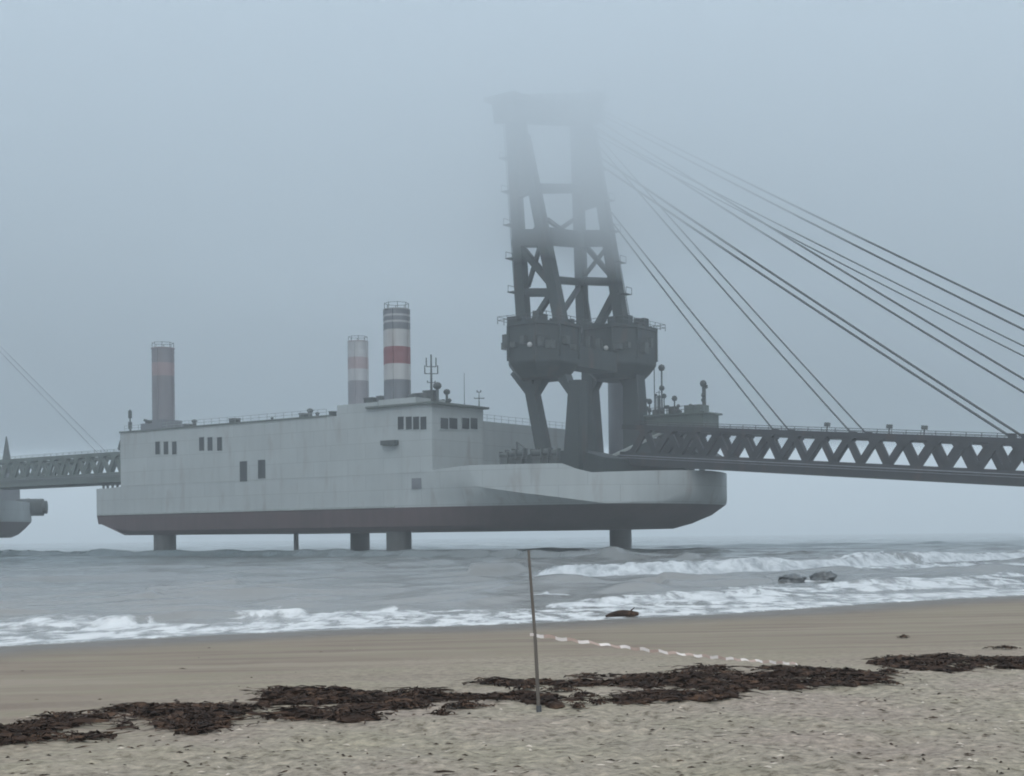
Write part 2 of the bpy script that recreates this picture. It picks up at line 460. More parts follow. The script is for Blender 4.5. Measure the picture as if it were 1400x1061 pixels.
# foam sheets
foam = np.maximum(foam, band([(725,818),(750,817),(782,819)], [1.2,1.9,1.0], .9, 60))
foam = np.maximum(foam, band([(985,796),(1080,798),(1180,795)], [1.0,1.4,1.0], .5, 61))
foam = np.maximum(foam, band([(1130,781),(1200,779),(1300,777),(1420,774)], [2.5,4.2,4.6,4.6], .62, 62))
foam = np.maximum(foam, band([(1180,797),(1260,796),(1330,793),(1420,789)], [1.2,2.2,2.6,2.4], .66, 63))
foam = np.maximum(foam, band([(960,812),(1120,809),(1260,803),(1420,797)], [1.6,3.0,3.4,3.0], .60, 64))
foam = np.maximum(foam, band([(735,831),(860,826),(980,820),(1100,815)], [1.6,2.6,2.8,1.8], .66, 65))
foam = np.maximum(foam, band([(1250,766),(1330,764),(1420,762)], [4,9,10], .46, 66, .4))
foam = np.maximum(foam, band([(560,744),(650,745),(720,746)], [10,22,10], .6, 67))
foam = np.maximum(foam, .30*smooth(47, 70, Tg)*smooth(3, 8, d)*(1-smooth(55, 75, d))*smooth(.3, .6, fbm(Sg*.06, Tg*.05, 3, 79)+.1))
# swash: wide broken wash at the left, thinner at the right
up = np.interp(Tg, [st(*on_z(px, py, 0)[:2])[1] for px, py in ((0,884),(300,868),(700,853),(1000,839),(1400,814))], [11.0, 8.5, 11.0, 9.0, 6.0])
sw = fbm(Tg*.30, Sg*.16, 3, 70)
e_ = d/(up*(.55+.8*sw))
foam = np.maximum(foam, smooth(-.5, .3, d)*(1-smooth(.75, 1.25, e_))*(.34+.40*fbm(Tg*.5, Sg*.3, 3, 71)))
foam = np.maximum(foam, .68*np.exp(-((d-1.1)/1.2)**2)*(.6+.7*fbm(Tg*.25, Sg*.1, 3, 72)))
for lp in (ship_world(8.6, 2.9), ship_world(64.3, 2.9), ship_world(15.2, 48), ship_world(78.8, 46)):
    foam = np.maximum(foam, .62*np.exp(-(np.hypot(Xg-lp[0], Yg-lp[1])/3.6)**4))
foam *= near
Z += .20*np.clip(foam-.25, 0, 1)*fbm(Sg*.8, Tg*1.5, 3, 73)*smooth(1.0, 5, d)
Z = Z*smooth(-.5, 6, d) + .03*np.exp(-((d-.4)/.5)**2)
Z = np.where(d < 0, np.minimum(Z, -.02) + d*.05, Z)
shal = 1-smooth(40, 170, d)
sea = grid_mesh("sea", Xg, Yg, Z, [sea_mat()], {"foam": foam, "shallow": shal})
tag(sea, kind="structure")

# ------------------------------------------------------------------ landing barge
BEAM, LTIP, LSH = 50.0, 108.0, 72.0
KEEL, PAINT = 3.5, 7.2
def hull_outline():
    pts = []     # (L, v, q) q = 0 on the sides, up to 1 at the tip
    for L in np.linspace(-7, LSH, 24): pts.append((L, 0.0, 0.0))
    n = 44
    for i in range(1, n):
        ph = -math.pi/2 + math.pi*i/n
        c, s_ = math.cos(ph), math.sin(ph)
        e = .94
        pts.append((LSH + (LTIP-LSH)*c**e, BEAM/2*(1 + math.copysign(abs(s_)**e, s_)), 1-abs(ph)/(math.pi/2)))
    for L in np.linspace(LSH, -7, 24): pts.append((L, BEAM, 0.0))
    for v in np.linspace(BEAM, 0, 12)[1:-1]: pts.append((-7.0, v, -1.0))
    return pts
OUT = hull_outline()
NO = len(OUT)
def edge_v(L):
    near = [(a, b) for a, b, q in OUT if q >= 0 and b <= BEAM/2]
    return float(np.interp(L, [a for a, b in near], [b for a, b in near]))
def inward(i):
    a, b = OUT[(i-1) % NO], OUT[(i+1) % NO]
    dx, dy = b[0]-a[0], b[1]-a[1]
    l = math.hypot(dx, dy)
    return (-dy/l, dx/l)
def build_hull(parent, flare=1.0):
    mb = MB()
    rows = []
    for i, (L, v, q) in enumerate(OUT):
        nx, ny = inward(i)
        vm = v if v <= BEAM/2 else BEAM-v          # the far half mirrors the near one
        sx_ = to_px(ship_world(L, vm, 9))[0] if L > 50 else 0
        zk = float(np.interp(sx_, [560, 585, 700, 830, 905, 985], [11.6, 11.3, 9.2, PAINT+.05, PAINT+.4, 11.6]))
        top = float(np.interp(sx_, [500, 560, 640, 770, 802, 985], [12.4, 12.5, 13.3, 13.2, 11.8, 12.3]))
        if L < -.2: top = 12.2
        I = float(np.interp(sx_, [560, 640, 740, 860, 985], [0, 3.2, 8.0, 8.5, 6.5]))*flare
        if L <= -6.9: nx, ny = 1.0, 0.0
        def off(amount): return (L + nx*amount, v + ny*amount)
        st_ = 1.0 if L <= -6.9 else float(np.clip((1-L)/8, 0, 1)) if L < 1 else 0.0
        ex = float(np.interp(sx_, [560, 840, 910, 985], [1.05, 1.15, 1.7, 2.6])); f = lambda z: I*((zk-z)/(zk-KEEL))**ex if z < zk else 0.0
        ring = [(L, v, top), (L, v, zk)]
        zm = .5*(zk+PAINT); x, y = off(f(zm)); ring.append((x, y, zm))
        x, y = off(f(PAINT)); ring.append((x, y, PAINT))
        x, y = off(f(5.6)); ring.append((x + .5*st_, y, 5.6))
        x, y = off(f(4.3)+.12); ring.append((x + 1.2*st_, y, 4.3 + 1.3*st_))
        x, y = off(f(KEEL)+1.0); ring.append((x + 7.0*st_, y, KEEL))
        x, y = off(.35)
        ring = [(x, y, 11.3), (x, y, top)] + ring
        rows.append(ring)
    nl_ = len(rows[0])
    vs = [p for r in rows for p in r]
    fs, ms = [], []
    for i in range(NO):
        j = (i+1) % NO
        for k in range(nl_-1):
            fs.append((i*nl_+k, j*nl_+k, j*nl_+k+1, i*nl_+k+1)); ms.append(1 if k >= 5 else 0)
    fs.append(tuple(i*nl_+nl_-1 for i in range(NO))); ms.append(1)
    fs.append(tuple(i*nl_ for i in range(NO))); ms.append(2)
    mb.v = vs; mb.f = [list(f) for f in fs]; mb.m = ms
    return mb.build("hull", [M['hull'], M['red'], M['deck']], parent, smooth=24)

def railing(mb, p, q, h=1.1, step=1.8, r=.035):
    p, q = Vector(p), Vector(q)
    n = max(1, int((q-p).length/step))
    for i in range(n+1):
        a = p.lerp(q, i/n); mb.tube(a, a + Vector((0,0,h)), r, 5)
    for hh in (h*.5, h):
        mb.tube(p + Vector((0,0,hh)), q + Vector((0,0,hh)), r*.9, 5)

def jack_leg(parent, L, v, bands, r=2.0, top_posts=True, label=None):
    """tubular jack-up leg; bands = [(z0, z1, material key)]"""
    mb = MB(); keys = []
    for z0, z1, k in bands:
        if k not in keys: keys.append(k)
        mi = keys.index(k)
        mb.tube((L, v, z0), (L, v, z1), r, 20, m=mi, cap=False)
        if z0 > 20:      # rack teeth strips and ring seams
            for a in range(0, 360, 90):
                x, y = L + (r+.06)*math.cos(R(a+20)), v + (r+.06)*math.sin(R(a+20))
                mb.beam((x, y, z0+.02), (x, y, z1-.02), .28, .28, m=mi)
            for z in np.arange(z0+.6, z1-.3, 1.3):
                mb.tube((L, v, z), (L, v, z+.12), r+.05, 20, m=mi)
    zt = bands[-1][1]
    mb.tube((L, v, zt-.02), (L, v, zt+.12), r+.12, 20, m=len(keys)-1)
    o = mb.build("jack_leg", [M[k] for k in keys], parent, smooth=35)
    if label: o["label"] = label
    if top_posts:
        t = MB()
        for a in range(0, 360, 45):
            x, y = L + (r-.1)*math.cos(R(a)), v + (r-.1)*math.sin(R(a))
            t.tube((x, y, zt+.1), (x, y, zt+1.1), .05, 5)
            x2, y2 = L + (r-.1)*math.cos(R(a+45)), v + (r-.1)*math.sin(R(a+45))
            t.tube((x, y, zt+1.05), (x2, y2, zt+1.05), .04, 5)
        t.build("leg_guard_rail", M['gear'], o)
    return o

def tower(parent, dL=0.0):
    """twin A-frame gantry that carries the stays of the access bridge"""
    def N_(px, py): p = nv(px, py, 12.0); return (p[0]+dL, p[1], p[2])
    def F_(px, py): p = nv(px, py, 36.0); return (p[0]+dL, p[1], p[2])
    root = MB()
    # columns of both frames, one body
    root.beam(N_(717,450), N_(699,158), 1.65, 1.65, w2=1.5, h2=1.5)
    root.beam(N_(769,450), N_(716,185), 1.7, 1.7, w2=1.5, h2=1.5)
    root.beam(F_(798,480), F_(787,160), 1.65, 1.65, w2=1.5, h2=1.5)
    root.beam(F_(852,452), F_(808,180), 1.9, 1.9, w2=1.5, h2=1.5)
    t = root.build("suspension_tower", M['steel'], parent)
    t["label"] = "twin frame of leaning columns whose head fades into the cloud"
    def beam(p, q, w, h):
        MB().beam(p, q, w, h).build("cross_beam", M['steel'], t)
    def brace(p, q, w):
        MB().beam(p, q, w, w).build("diagonal_brace", M['steel'], t)
    beam(N_(733,258), F_(790,258), 1.4, 1.5)
    beam(N_(704,326), N_(743,326), 1.7, 2.6)
    beam(N_(738,322), F_(795,328), 1.7, 2.6)
    beam(F_(790,326), F_(832,326), 1.7, 2.6)
    beam(N_(750,382), F_(797,386), 1.1, 1.1)
    beam(F_(793,384), F_(842,386), 1.1, 1.3)
    beam(N_(708,400), N_(764,400), 1.1, 1.2)
    beam(N_(704,258), N_(732,258), 1.4, 1.5)
    beam(F_(787,258), F_(822,258), 1.4, 1.5)
    brace(N_(712,338), N_(757,392), 1.0)
    brace(N_(724,448), N_(752,404), .8)
    brace(F_(806,468), F_(845,394), 1.2)
    brace(F_(800,336), F_(838,380), .8)
    brace(N_(760,440), F_(792,392), .7)
    for pa, pb, w_ in ((N_(705,168), N_(717,268), 3.6), (F_(797,170), F_(809,284), 3.6)):
        MB().beam(pa, pb, .9, w_, h2=w_*1.12).build("gusset_plate", M['steel'], t)
    for xa, ya, xb, yb, fn in ((719,330,743,300,N_), (738,338,722,392,N_), (800,376,830,338,F_), (806,440,800,400,F_), (748,300,783,330,N_), (795,300,745,330,N_)):
        pa = fn(xa, ya); pb = fn(xb, yb)
        if fn is N_ and xb == 783: pb = F_(790, 330)
        if xa == 795: pa, pb = F_(790, 296), N_(742, 330)
        brace(pa, pb, .55)
    # caged ladders with landings up the two outer columns
    for pa, pb, sd_ in ((N_(708,446), N_(690,172), -1), (F_(862,446), F_(816,190), 1)):
        ld = MB(); A_, B_ = Vector(pa), Vector(pb)
        for o_ in (-.3, .3): ld.tube(A_ + Vector((0,o_,0)), B_ + Vector((0,o_,0)), .06, 5)
        for k in range(60):
            c_ = A_.lerp(B_, k/59); ld.tube(c_ + Vector((0,-.3,0)), c_ + Vector((0,.3,0)), .04, 4)
        for k in range(1, 6):
            c_ = A_.lerp(B_, k/6); ld.box(c_.x-.9, c_.x+.7, c_.y-1.0, c_.y+1.0, c_.z, c_.z+.12)
            ld.tube((c_.x+sd_*.8, c_.y-.9, c_.z), (c_.x+sd_*.8, c_.y-.9, c_.z+1.1), .05, 4); ld.tube((c_.x+sd_*.8, c_.y+.9, c_.z), (c_.x+sd_*.8, c_.y+.9, c_.z+1.1), .05, 4)
            ld.tube((c_.x+sd_*.8, c_.y-.9, c_.z+1.1), (c_.x+sd_*.8, c_.y+.9, c_.z+1.1), .05, 4)
        ld.build("caged_ladder", M['gear'], t)
    # crown
    c = MB()
    a, b = N_(704,157), F_(802,152)
    c.beam((a[0], a[1]-3.0, a[2]), (b[0], b[1]+2.4, b[2]), 4.0, 3.4)
    c.box(a[0]-3.6, a[0]+2.4, a[1]-3.4, a[1]+1.5, a[2]+1.9, a[2]+2.5)
    c.box(b[0]-2.6, b[0]+3.0, b[1]-2.0, b[1]+2.8, b[2]+1.9, b[2]+2.5)
    for y in np.linspace(a[1]-3, b[1]+3, 8):
        f_ = (y-a[1])/(b[1]-a[1]); xm = a[0]+(b[0]-a[0])*f_; zm = a[2]+(b[2]-a[2])*f_
        c.box(xm-1.2, xm+1.8, y-.5, y+.5, zm+1.6, zm+2.9)
    c.build("crown_beam", M['steel'], t)
    # pods
    def pod(cx, cy, hx, hy, z0, z1, seed):
        mb = MB()
        oc = [(-1,-.45),(-.5,-1),(.5,-1),(1,-.45),(1,.45),(.5,1),(-.5,1),(-1,.45)]
        lv = [(z0, .66), (z0+1.2, .86), (z0+2.1, .98), (z0+2.4, 1.0), (z1-.55, 1.0), (z1-.5, 1.05), (z1, 1.05)]
        vs = [(cx+x*hx*k, cy+y*hy*k, z) for z, k in lv for x, y in oc]
        fs = [(r*8+i, r*8+(i+1) % 8, (r+1)*8+(i+1) % 8, (r+1)*8+i) for r in range(len(lv)-1) for i in range(8)]
        fs += [tuple(range(8)), tuple(range(len(lv)*8-8, len(lv)*8))]
        mb.add(vs, fs)
        for i in range(8):           # stiffener posts on the corners
            x, y = oc[i]
            mb.box(cx+x*hx*1.01-.16, cx+x*hx*1.01+.16, cy+y*hy*1.01-.16, cy+y*hy*1.01+.16, z0+3.0, z1-.56)
        rr = random.Random(seed)
        for k in range(12):
            x, y = cx + rr.uniform(-.7,.7)*hx, cy + rr.uniform(-.7,.7)*hy
            s_ = rr.uniform(.3, .9)
            mb.box(x-s_, x+s_, y-s_, y+s_, z1+.002, z1+rr.uniform(.5, 2.0))
        o = mb.build("machinery_pod", M['steel'], t)
        for i in (0, 1, 2, 3):
            x0, y0 = oc[i]; x1, y1 = oc[(i+1) % 8]
            for q in (.25, .6):
                px_, py_ = cx+(x0+(x1-x0)*q)*hx*1.05, cy+(y0+(y1-y0)*q)*hy*1.05
                s_ = rr.uniform(.3, .7); zb = z0+rr.uniform(3.4, 5.2)
                MB().box(px_-s_, px_+s_, py_-s_, py_+s_, zb, zb+rr.uniform(.7, 1.9)).build("pod_locker", M['gear'], t)
        MB().ball((cx+hx*.35, cy-hy*1.06, z0+4.6), .42, n=8).build("work_lamp", M['leg_white'], t)
        rl = MB()
        cs = [(cx-hx*.94, cy-hy), (cx+hx*.94, cy-hy), (cx+hx*.94, cy+hy), (cx-hx*.94, cy+hy)]
        for k in range(4): railing(rl, (*cs[k], z1), (*cs[(k+1) % 4], z1), 1.1, 1.6, .05)
        rl.build("pod_railing", M['gear'], t)
        return o
    p1 = N_(743, 480); p2 = F_(847, 480)
    pod(p1[0], p1[1], 4.8, 5.7, 26.7, 35.0, 1)
    pod(p2[0], p2[1], 5.3, 6.8, 28.6, 37.2, 2)
    # machine deck joining the two pods
    MB().box(p1[0]-2.2, p1[0]+2.2, p1[1]+4.8, p2[1]-6.0, 29.2, 32.4).build("cross_beam", M['steel'], t)
    # legs below the pods
    def support(p, q, w1, w2, d1, d2):
        MB().beam(p, q, w1, d1, w2=w2, h2=d2).build("tower_support", M['steel'], t)
    support(N_(725,520), (*N_(751,634)[:2], 11.32), 1.7, 1.9, 1.7, 1.9)
    support(N_(790,520), (*N_(786,634)[:2], 11.32), 2.0, 2.7, 2.0, 3.0)
    support(F_(806,505), (*F_(812,630)[:2], 11.32), 2.0, 2.7, 2.0, 3.2)
    support(F_(866,505), (*F_(872,625)[:2], 11.32), 2.6, 3.2, 2.6, 3.8)
    # arched haunches under the pods
    for (pa, pb) in ((N_(707,508), N_(726,540)), (N_(742,516), N_(732,540)), (N_(772,516), N_(784,540)), (F_(822,506), F_(812,535)), (F_(850,506), F_(861,535))):
        MB().beam(pa, pb, 1.9, 1.6, w2=1.6, h2=.7).build("haunch", M['steel'], t)
    # dark hinge house at the tower's foot
    hh = MB()
    hh.box(81+dL, 97+dL, 12, 40, 11.32, 13.6)
    hh.prism([(80+dL, 13.62), (104+dL, 13.62), (104+dL, 14.4), (98+dL, 18.2), (93+dL, 18.2), (84+dL, 15.2), (80+dL, 15.0)], 31.5, 39)
    hh.prism([(78+dL, 13.62), (97+dL, 13.62), (97+dL, 14.2), (92+dL, 15.6), (84+dL, 15.6)], 12.2, 19)
    hh.build("hinge_house", M['steel'], t)
    return t

def winch(mb, L, v, z, s=1.0):
    mb.box(L-.9*s, L+.9*s, v-.5*s, v+.5*s, z, z+.3*s)
    mb.tube((L-.8*s, v, z+.75*s), (L+.8*s, v, z+.75*s), .5*s, 10)
    mb.box(L-1.0*s, L-.8*s, v-.5*s, v+.5*s, z+.3*s, z+1.35*s)
    mb.box(L+.8*s, L+1.0*s, v-.5*s, v+.5*s, z+.3*s, z+1.35*s)

def barge(loc, label, legs=True, full=True, tower_shift=0.0):
    root = empty("landing_barge", loc, -TH)
    tag(root, label, "landing barge")
    build_hull(root, 1.0 if full else .45)
    ROOF = 22.2
    # ---- superstructure (long house, wheelhouse forward on the near side)
    ho = MB()
    ho.box(0, 73.6, 0, 13, 12.42, ROOF)
    ho.box(0, 71.0, 13.01, 49.99, 12.30, 21.4)
    house = ho.build("deckhouse", M['house'], root)
    if full:
        tp = MB(); tp.box(-.15, 52, -.15, 12.9, ROOF+.003, ROOF+.28); tp.build("roof_edge", M['deck'], house)
        # jack house block round the forward legs
        jb = MB(); jb.box(54, 62.6, .02, 12.8, ROOF+.003, 23.9); jb.box(62.62, 70.2, .3, 7.6, ROOF+.003, 24.2)
        jb.build("jack_house", M['house'], house)
    wh = MB(); wh.box(62.65, 73.62, -.02 if False else .0, 13.0, ROOF+.003, 22.9)
    rf = MB(); rf.box(60.5, 74.4, -.5, 13.6, 22.92, 23.25)
    wh_o = wh.build("wheelhouse", M['house'], root)
    rf.build("wheelhouse_roof", M['deck'], wh_o)
    def side_window(px0, px1, py0, py1, name="window", parent=root, deep=.05):
        a = nv(px0, py0, 0); b = nv(px1, py1, 0)
        mb = MB()
        mb.box(a[0], b[0], -deep, -.004, b[2], a[2], 0)
        fr = .09
        mb.box(a[0]-fr, a[0]-.002, -deep-.03, -.004, b[2]-fr, a[2]+fr, 1); mb.box(b[0]+.002, b[0]+fr, -deep-.03, -.004, b[2]-fr, a[2]+fr, 1)
        mb.box(a[0], b[0], -deep-.03, -.004, a[2]+.002, a[2]+fr, 1); mb.box(a[0], b[0], -deep-.03, -.004, b[2]-fr, b[2]-.002, 1)
        return mb.build(name, [M['glass'], M['house']], parent)
    def front_window(px0, px1, py0, py1):
        a = nl(px0, py0, 73.62); b = nl(px1, py1, 73.62)
        mb = MB()
        mb.box(73.624, 73.68, a[1], b[1], b[2], a[2], 0)
        fr = .1
        mb.box(73.624, 73.72, a[1]-fr, a[1]-.002, b[2]-fr, a[2]+fr, 1); mb.box(73.624, 73.72, b[1]+.002, b[1]+fr, b[2]-fr, a[2]+fr, 1)
        mb.box(73.624, 73.72, a[1], b[1], a[2]+.002, a[2]+fr, 1); mb.box(73.624, 73.72, a[1], b[1], b[2]-fr, b[2]-.002, 1)
        return mb.build("window", [M['glass'], M['house']], wh_o)
    if full:
        for x in (212.5, 224, 235.5): side_window(x, x+6.5, 604, 621)
        for x in (272.5, 284, 297): side_window(x, x+7, 598, 616)
        for x, y0, y1 in ((328, 631, 658), (353, 629, 654)):
            d_ = side_window(x, x+10.5, y0, y1, "doorway", root, .06)
        for x in (544, 555, 565, 575): side_window(x, x+8.5, 570, 587, "window", wh_o)
        for x0, x1 in ((601.5, 612.5), (613.5, 625), (631, 641.5), (642.5, 652.5)): front_window(x0, x1, 571, 587)
        # ledge and hatch on the side
        a = nv(525, 603, 0); b = nv(545, 608, 0)
        MB().box(a[0], b[0], -.9, -.004, b[2], a[2]).build("ledge", M['gear'], root)
        a = nv(563, 654, 0); b = nv(576, 668, 0)
        MB().box(a[0], b[0], -.05, -.004, b[2], a[2]).build("hatch", M['leg_grey'], root)
        # rubbing strake at the paint line
        MB().box(-6.6, 66, -.16, -.004, PAINT+.05, PAINT+.32).build("rubbing_strake", M['pale'], root)
    # ---- legs
    if legs:
        def base(L, v, y, z1, w=2.9):
            mb = MB(); mb.box(L-w, L+w, v-min(w, v-.05), v+w, ROOF+.29, z1); mb.box(L-w*.8, L+w*.8, v-min(w*.8, v-.1), v+w*.8, z1, z1+.6)
            return mb.build("leg_collar", M['leg_grey'], root)
        low = [(-3.0, 5.0, 'leg_low'), (5.0, 22.3, 'leg_grey')]
        jack_leg(root, 8.6, 2.9, low + [(22.3, 32.2, 'leg_mauve'), (32.2, 34.6, 'leg_mid'), (34.6, 37.2, 'leg_mauve')], label="grey jack-up leg at the stern")
        base(8.6, 2.9, 0, 23.6)
        jack_leg(root, 64.3, 2.9, low + [(22.3, 27.4, 'leg_grey'), (27.4, 29.9, 'leg_white'), (29.9, 32.6, 'leg_red'), (32.6, 35.3, 'leg_white'), (35.3, 36.4, 'leg_grey'), (36.4, 36.7, 'leg_pale'), (36.7, 37.4, 'leg_grey'), (37.4, 37.7, 'leg_pale'), (37.7, 38.5, 'leg_grey')], label="tall jack-up leg with a dark red band between white bands")
        jack_leg(root, 15.2, 48.0, low + [(22.3, 34.6, 'leg_mauve'), (34.6, 37.0, 'leg_pale'), (37.0, 39.4, 'leg_mid'), (39.4, 42.6, 'leg_pale')], label="pale jack-up leg on the far side of the deck")
        jack_leg(root, 78.8, 46.0, [(-3.0, 5.0, 'leg_low'), (5.0, 30.0, 'leg_grey')], r=1.95, top_posts=False, label="jack-up leg under the bow beside the tower")
        # thin pipe below the hull
        p = nv(405, 750, 6)
        MB().tube((p[0], 6, -2), (p[0], 6, KEEL+.1), .42, 10).build("suction_pipe", M['leg_low'], root, smooth=40)
    else:
        for L_, v_, z_ in ((8.6, 2.9, 36), (64.3, 2.9, 37), (15.2, 48, 36), (74, 44, 21)):
            jack_leg(root, L_, v_, [(-3.0, 5.0, 'leg_low'), (5.0, 22.3, 'leg_grey'), (22.3, max(z_, 22.6), 'leg_mauve')] if z_ > 22 else [(-3.0, 5.0, 'leg_low'), (5.0, z_, 'leg_grey')], top_posts=False)
    # ---- roof gear
    if full:
        for pa, pb, hh_ in (((1, .2, ROOF+.28), (51.5, .2, ROOF+.28), 1.0), ((71, 13.5, 21.4), (71, 49.5, 21.4), 1.1)):
            rl = MB(); railing(rl, pa, pb, hh_, 1.9, .035); rl.build("roof_railing", M['pale'], root)
        def item(px, py, w, h, v, kind, mat='gear'):
            p = nv(px, py, v)
            mb = MB()
            z = p[2]
            if kind == 'vent':
                mb.tube((p[0], v, ROOF+.25), (p[0], v, ROOF+.25+h*.7), w*.3, 8); mb.ball((p[0], v, ROOF+.25+h*.75), w*.5, n=8, sz=.6)
                return mb.build("roof_vent", M[mat], root, smooth=40)
            if kind == 'box':
                mb.box(p[0]-w/2, p[0]+w/2, v-.5, v+.5, ROOF+.25, ROOF+.25+h); mb.box(p[0]-w/2-.1, p[0]+w/2+.1, v-.6, v+.6, ROOF+.25+h, ROOF+.35+h)
                return mb.build("roof_locker", M[mat], root)
        item(266, 580, 1.1, 1.6, 3, 'vent'); item(258, 582, 1.4, .6, 3, 'box')
        item(320, 577, 1.5, 1.0, 3, 'box'); item(327, 577, .7, 1.2, 3, 'vent')
        item(372, 574, .6, 1.0, 4, 'vent'); item(415, 571, 1.1, .9, 3, 'box'); item(424, 570, 1.2, 1.8, 3, 'vent'); item(434, 570, .8, 1.2, 4, 'vent')
        item(455, 568, .8, .8, 3, 'box')
        # stern mast, boom and davit
        p = nv(178, 588, 3)
        mb = MB(); mb.tube((p[0], 3, ROOF), (p[0], 3, ROOF+4.6), .16, 8, r2=.1); mb.box(p[0]-.3, p[0]+.3, 2.8, 3.2, ROOF+1.0, ROOF+2.3); mb.box(p[0]-.28, p[0]+.28, 2.8, 3.2, ROOF+3.0, ROOF+4.4)
        mb.build("stern_mast", M['gear'], root)
        a = nv(212, 580, 1.5); b = nv(194, 574, -1.5)
        mb = MB(); mb.beam((a[0], 1.5, a[2]), (b[0], -1.0, b[2]), .5, .7, w2=.3, h2=.35); mb.tube((a[0], 1.5, ROOF), (a[0], 1.5, a[2]), .35, 8)
        mb.build("deck_crane", M['gear'], root)
        for v in (1.2, 5.5):
            mb = MB(); mb.beam((-.02, v, 21.9), (-1.4, v, 20.8), .25, .4); mb.beam((-1.4, v, 20.8), (-2.0, v, 19.4), .25, .35); mb.beam((-2.0, v, 19.4), (-.03, v, 18.6), .2, .25)
            mb.build("stern_davit", M['gear'], root)
        mb = MB()
        mb.box(-1.6, -.03, 3, 46, 13.0, 18.6); mb.box(-3.2, -1.62, 8, 40, 12.0, 13.4)
        for v in np.arange(4, 46, 4): mb.box(-1.9, -1.62, v-.2, v+.2, 12.2, 18.4)
        mb.build("stern_gate", M['steel'], root)
        for L in (-6.2, -5.0, -3.6, -2.2):
            mb = MB(); mb.tube((L, 1.0, 11.3), (L, 1.0, 12.7), .22, 8); mb.tube((L, 1.0, 12.7), (L, 1.0, 12.95), .34, 8)
            mb.build("mooring_bitt", M['gear'], root)
        # wheelhouse roof gear
        zr = 23.25
        def mast(L, v, h, arms, name="radar_mast", mat='gear', r=.22):
            mb = MB(); mb.tube((L, v, zr), (L, v, zr+h), r, 8, r2=r*.5)
            for zz, w_, k in arms:
                mb.tube((L-w_*.6, v-w_*.6, zr+zz), (L+w_*.6, v+w_*.6, zr+zz), .07, 6)
                for sgn in (-1, 1): mb.tube((L+sgn*w_*.6, v+sgn*w_*.6, zr+zz), (L+sgn*w_*.6, v+sgn*w_*.6, zr+zz+k), .09, 6)
            return mb.build(name, M[mat], root)
        p = nv(590, 550, 5.0)
        mast(p[0], 5.0, 8.0, [(5.0, 1.2, 1.3), (6.1, .9, 1.4), (3.6, .7, .3)])
        p = nv(635, 550, 9.0); mast(p[0], 9.0, 5.2, [], "whip_antenna", 'gear', .06)
        p = nv(655, 550, 11.5); mast(p[0], 11.5, 2.4, [(1.3, .9, .1), (2.3, .35, .3)], "signal_mast", 'gear', .09)
        for px, v, r_, h_ in ((598, 4, .7, 2.6), (611, 5, .55, 1.7), (580, 4, .9, .9), (570, 4, .7, .7), (606, 8, .5, .6), (562, 3, .5, 1.2), (614, 9, .4, .9)):
            p = nv(px, 550, v)
            mb = MB(); mb.tube((p[0], v, zr), (p[0], v, zr+h_), r_*.35, 8); mb.ball((p[0], v, zr+h_+r_*.4), r_, n=10, sz=.85)
            mb.build("satellite_dome", M['gear'], root, smooth=50)
        for px, w_, h_ in ((506, .9, 1.5), (513, .6, .8), (521, .5, 1.6), (548, .8, 1.0), (574, 1.1, 1.5), (588, 1.0, 1.8)):
            p = nv(px, 550, 4.5)
            mb = MB(); mb.box(p[0]-w_, p[0]+w_, 4.0, 5.2, 23.3, 23.6+h_); mb.box(p[0]-w_-.1, p[0]+w_+.1, 3.9, 5.3, 23.6+h_, 23.75+h_)
            mb.build("roof_machinery", M['gear'], root)
        # forward deck gear: bitts, winches, davit near the rail
        def gear(px, s_):
            p = nv(px, 634, 3.2); return p[0]
        for px, s_ in ((643, .8), (656, 1.0), (669, 1.1), (700, 1.0), (712, 1.1), (726, 1.0)):
            p = at_depth(px, 633, 203); x, y = p[0]-OX, p[1]-OY
            L, v = x*UX+y*UY, x*VX+y*VY
            v = edge_v(L) + 1.1
            mb = MB(); winch(mb, L, v, 14.1, s_)
            mb.box(L-.7, L+.7, v-.4, v+.4, 11.31, 14.09)
            mb.build("mooring_winch", M['gear'], root, smooth=40)
        p = at_depth(688, 630, 206); x, y = p[0]-OX, p[1]-OY; L, v = x*UX+y*UY, x*VX+y*VY
        v = edge_v(L) + .5
        mb = MB(); mb.tube((L, v+1, 11.32), (L-.6, v+1, 16.6), .14, 8); mb.tube((L-.6, v+1, 16.6), (L+1.4, v+1, 15.4), .1, 6); mb.tube((L+1.3, v+1, 15.4), (L+1.1, v+1, 13.2), .05, 5)
        mb.build("bow_davit", M['gear'], root)
        # control platform on posts on the far side of the bow
        cp = MB()
        cp.box(89, 100.5, 36.5, 42.0, 19.2, 22.2); cp.box(88.6, 101, 36.1, 42.4, 22.22, 22.5); cp.box(96.5, 99.5, 37.5, 40.5, 22.52, 23.8)
        for L_, v_ in ((89.5, 37), (95, 37), (97, 37), (100, 37), (89.5, 41.5), (95, 41.5)):
            cp.box(L_-.35, L_+.35, v_-.35, v_+.35, 11.31, 19.2)
        cp.beam((90, 37, 14), (94.7, 37, 19), .4, .4); cp.beam((97.2, 37, 13), (99.8, 37, 19), .4, .4)
        cpo = cp.build("control_platform", M['green'], root)
        def pm(L_, v_, z0, h, lamps, r_=.12):
            mb = MB(); mb.tube((L_, v_, z0), (L_, v_, z0+h), r_, 6)
            for zz, rr in lamps: mb.ball((L_, v_, z0+zz), rr, n=8)
            mb.build("signal_post", M['gear'], cpo, smooth=50)
        pm(88.9, 41, 22.5, 15.5, [], .08)
        pm(91.6, 38.8, 22.5, 8.2, [(8.0, .6), (4.6, .5), (.9, .45)], .14)
        pm(89.2, 38.8, 22.5, 2.6, [(2.5, .5), (1.0, .4)])
        pm(94.0, 38.8, 22.5, 2.8, [(2.7, .5), (.7, .4)])
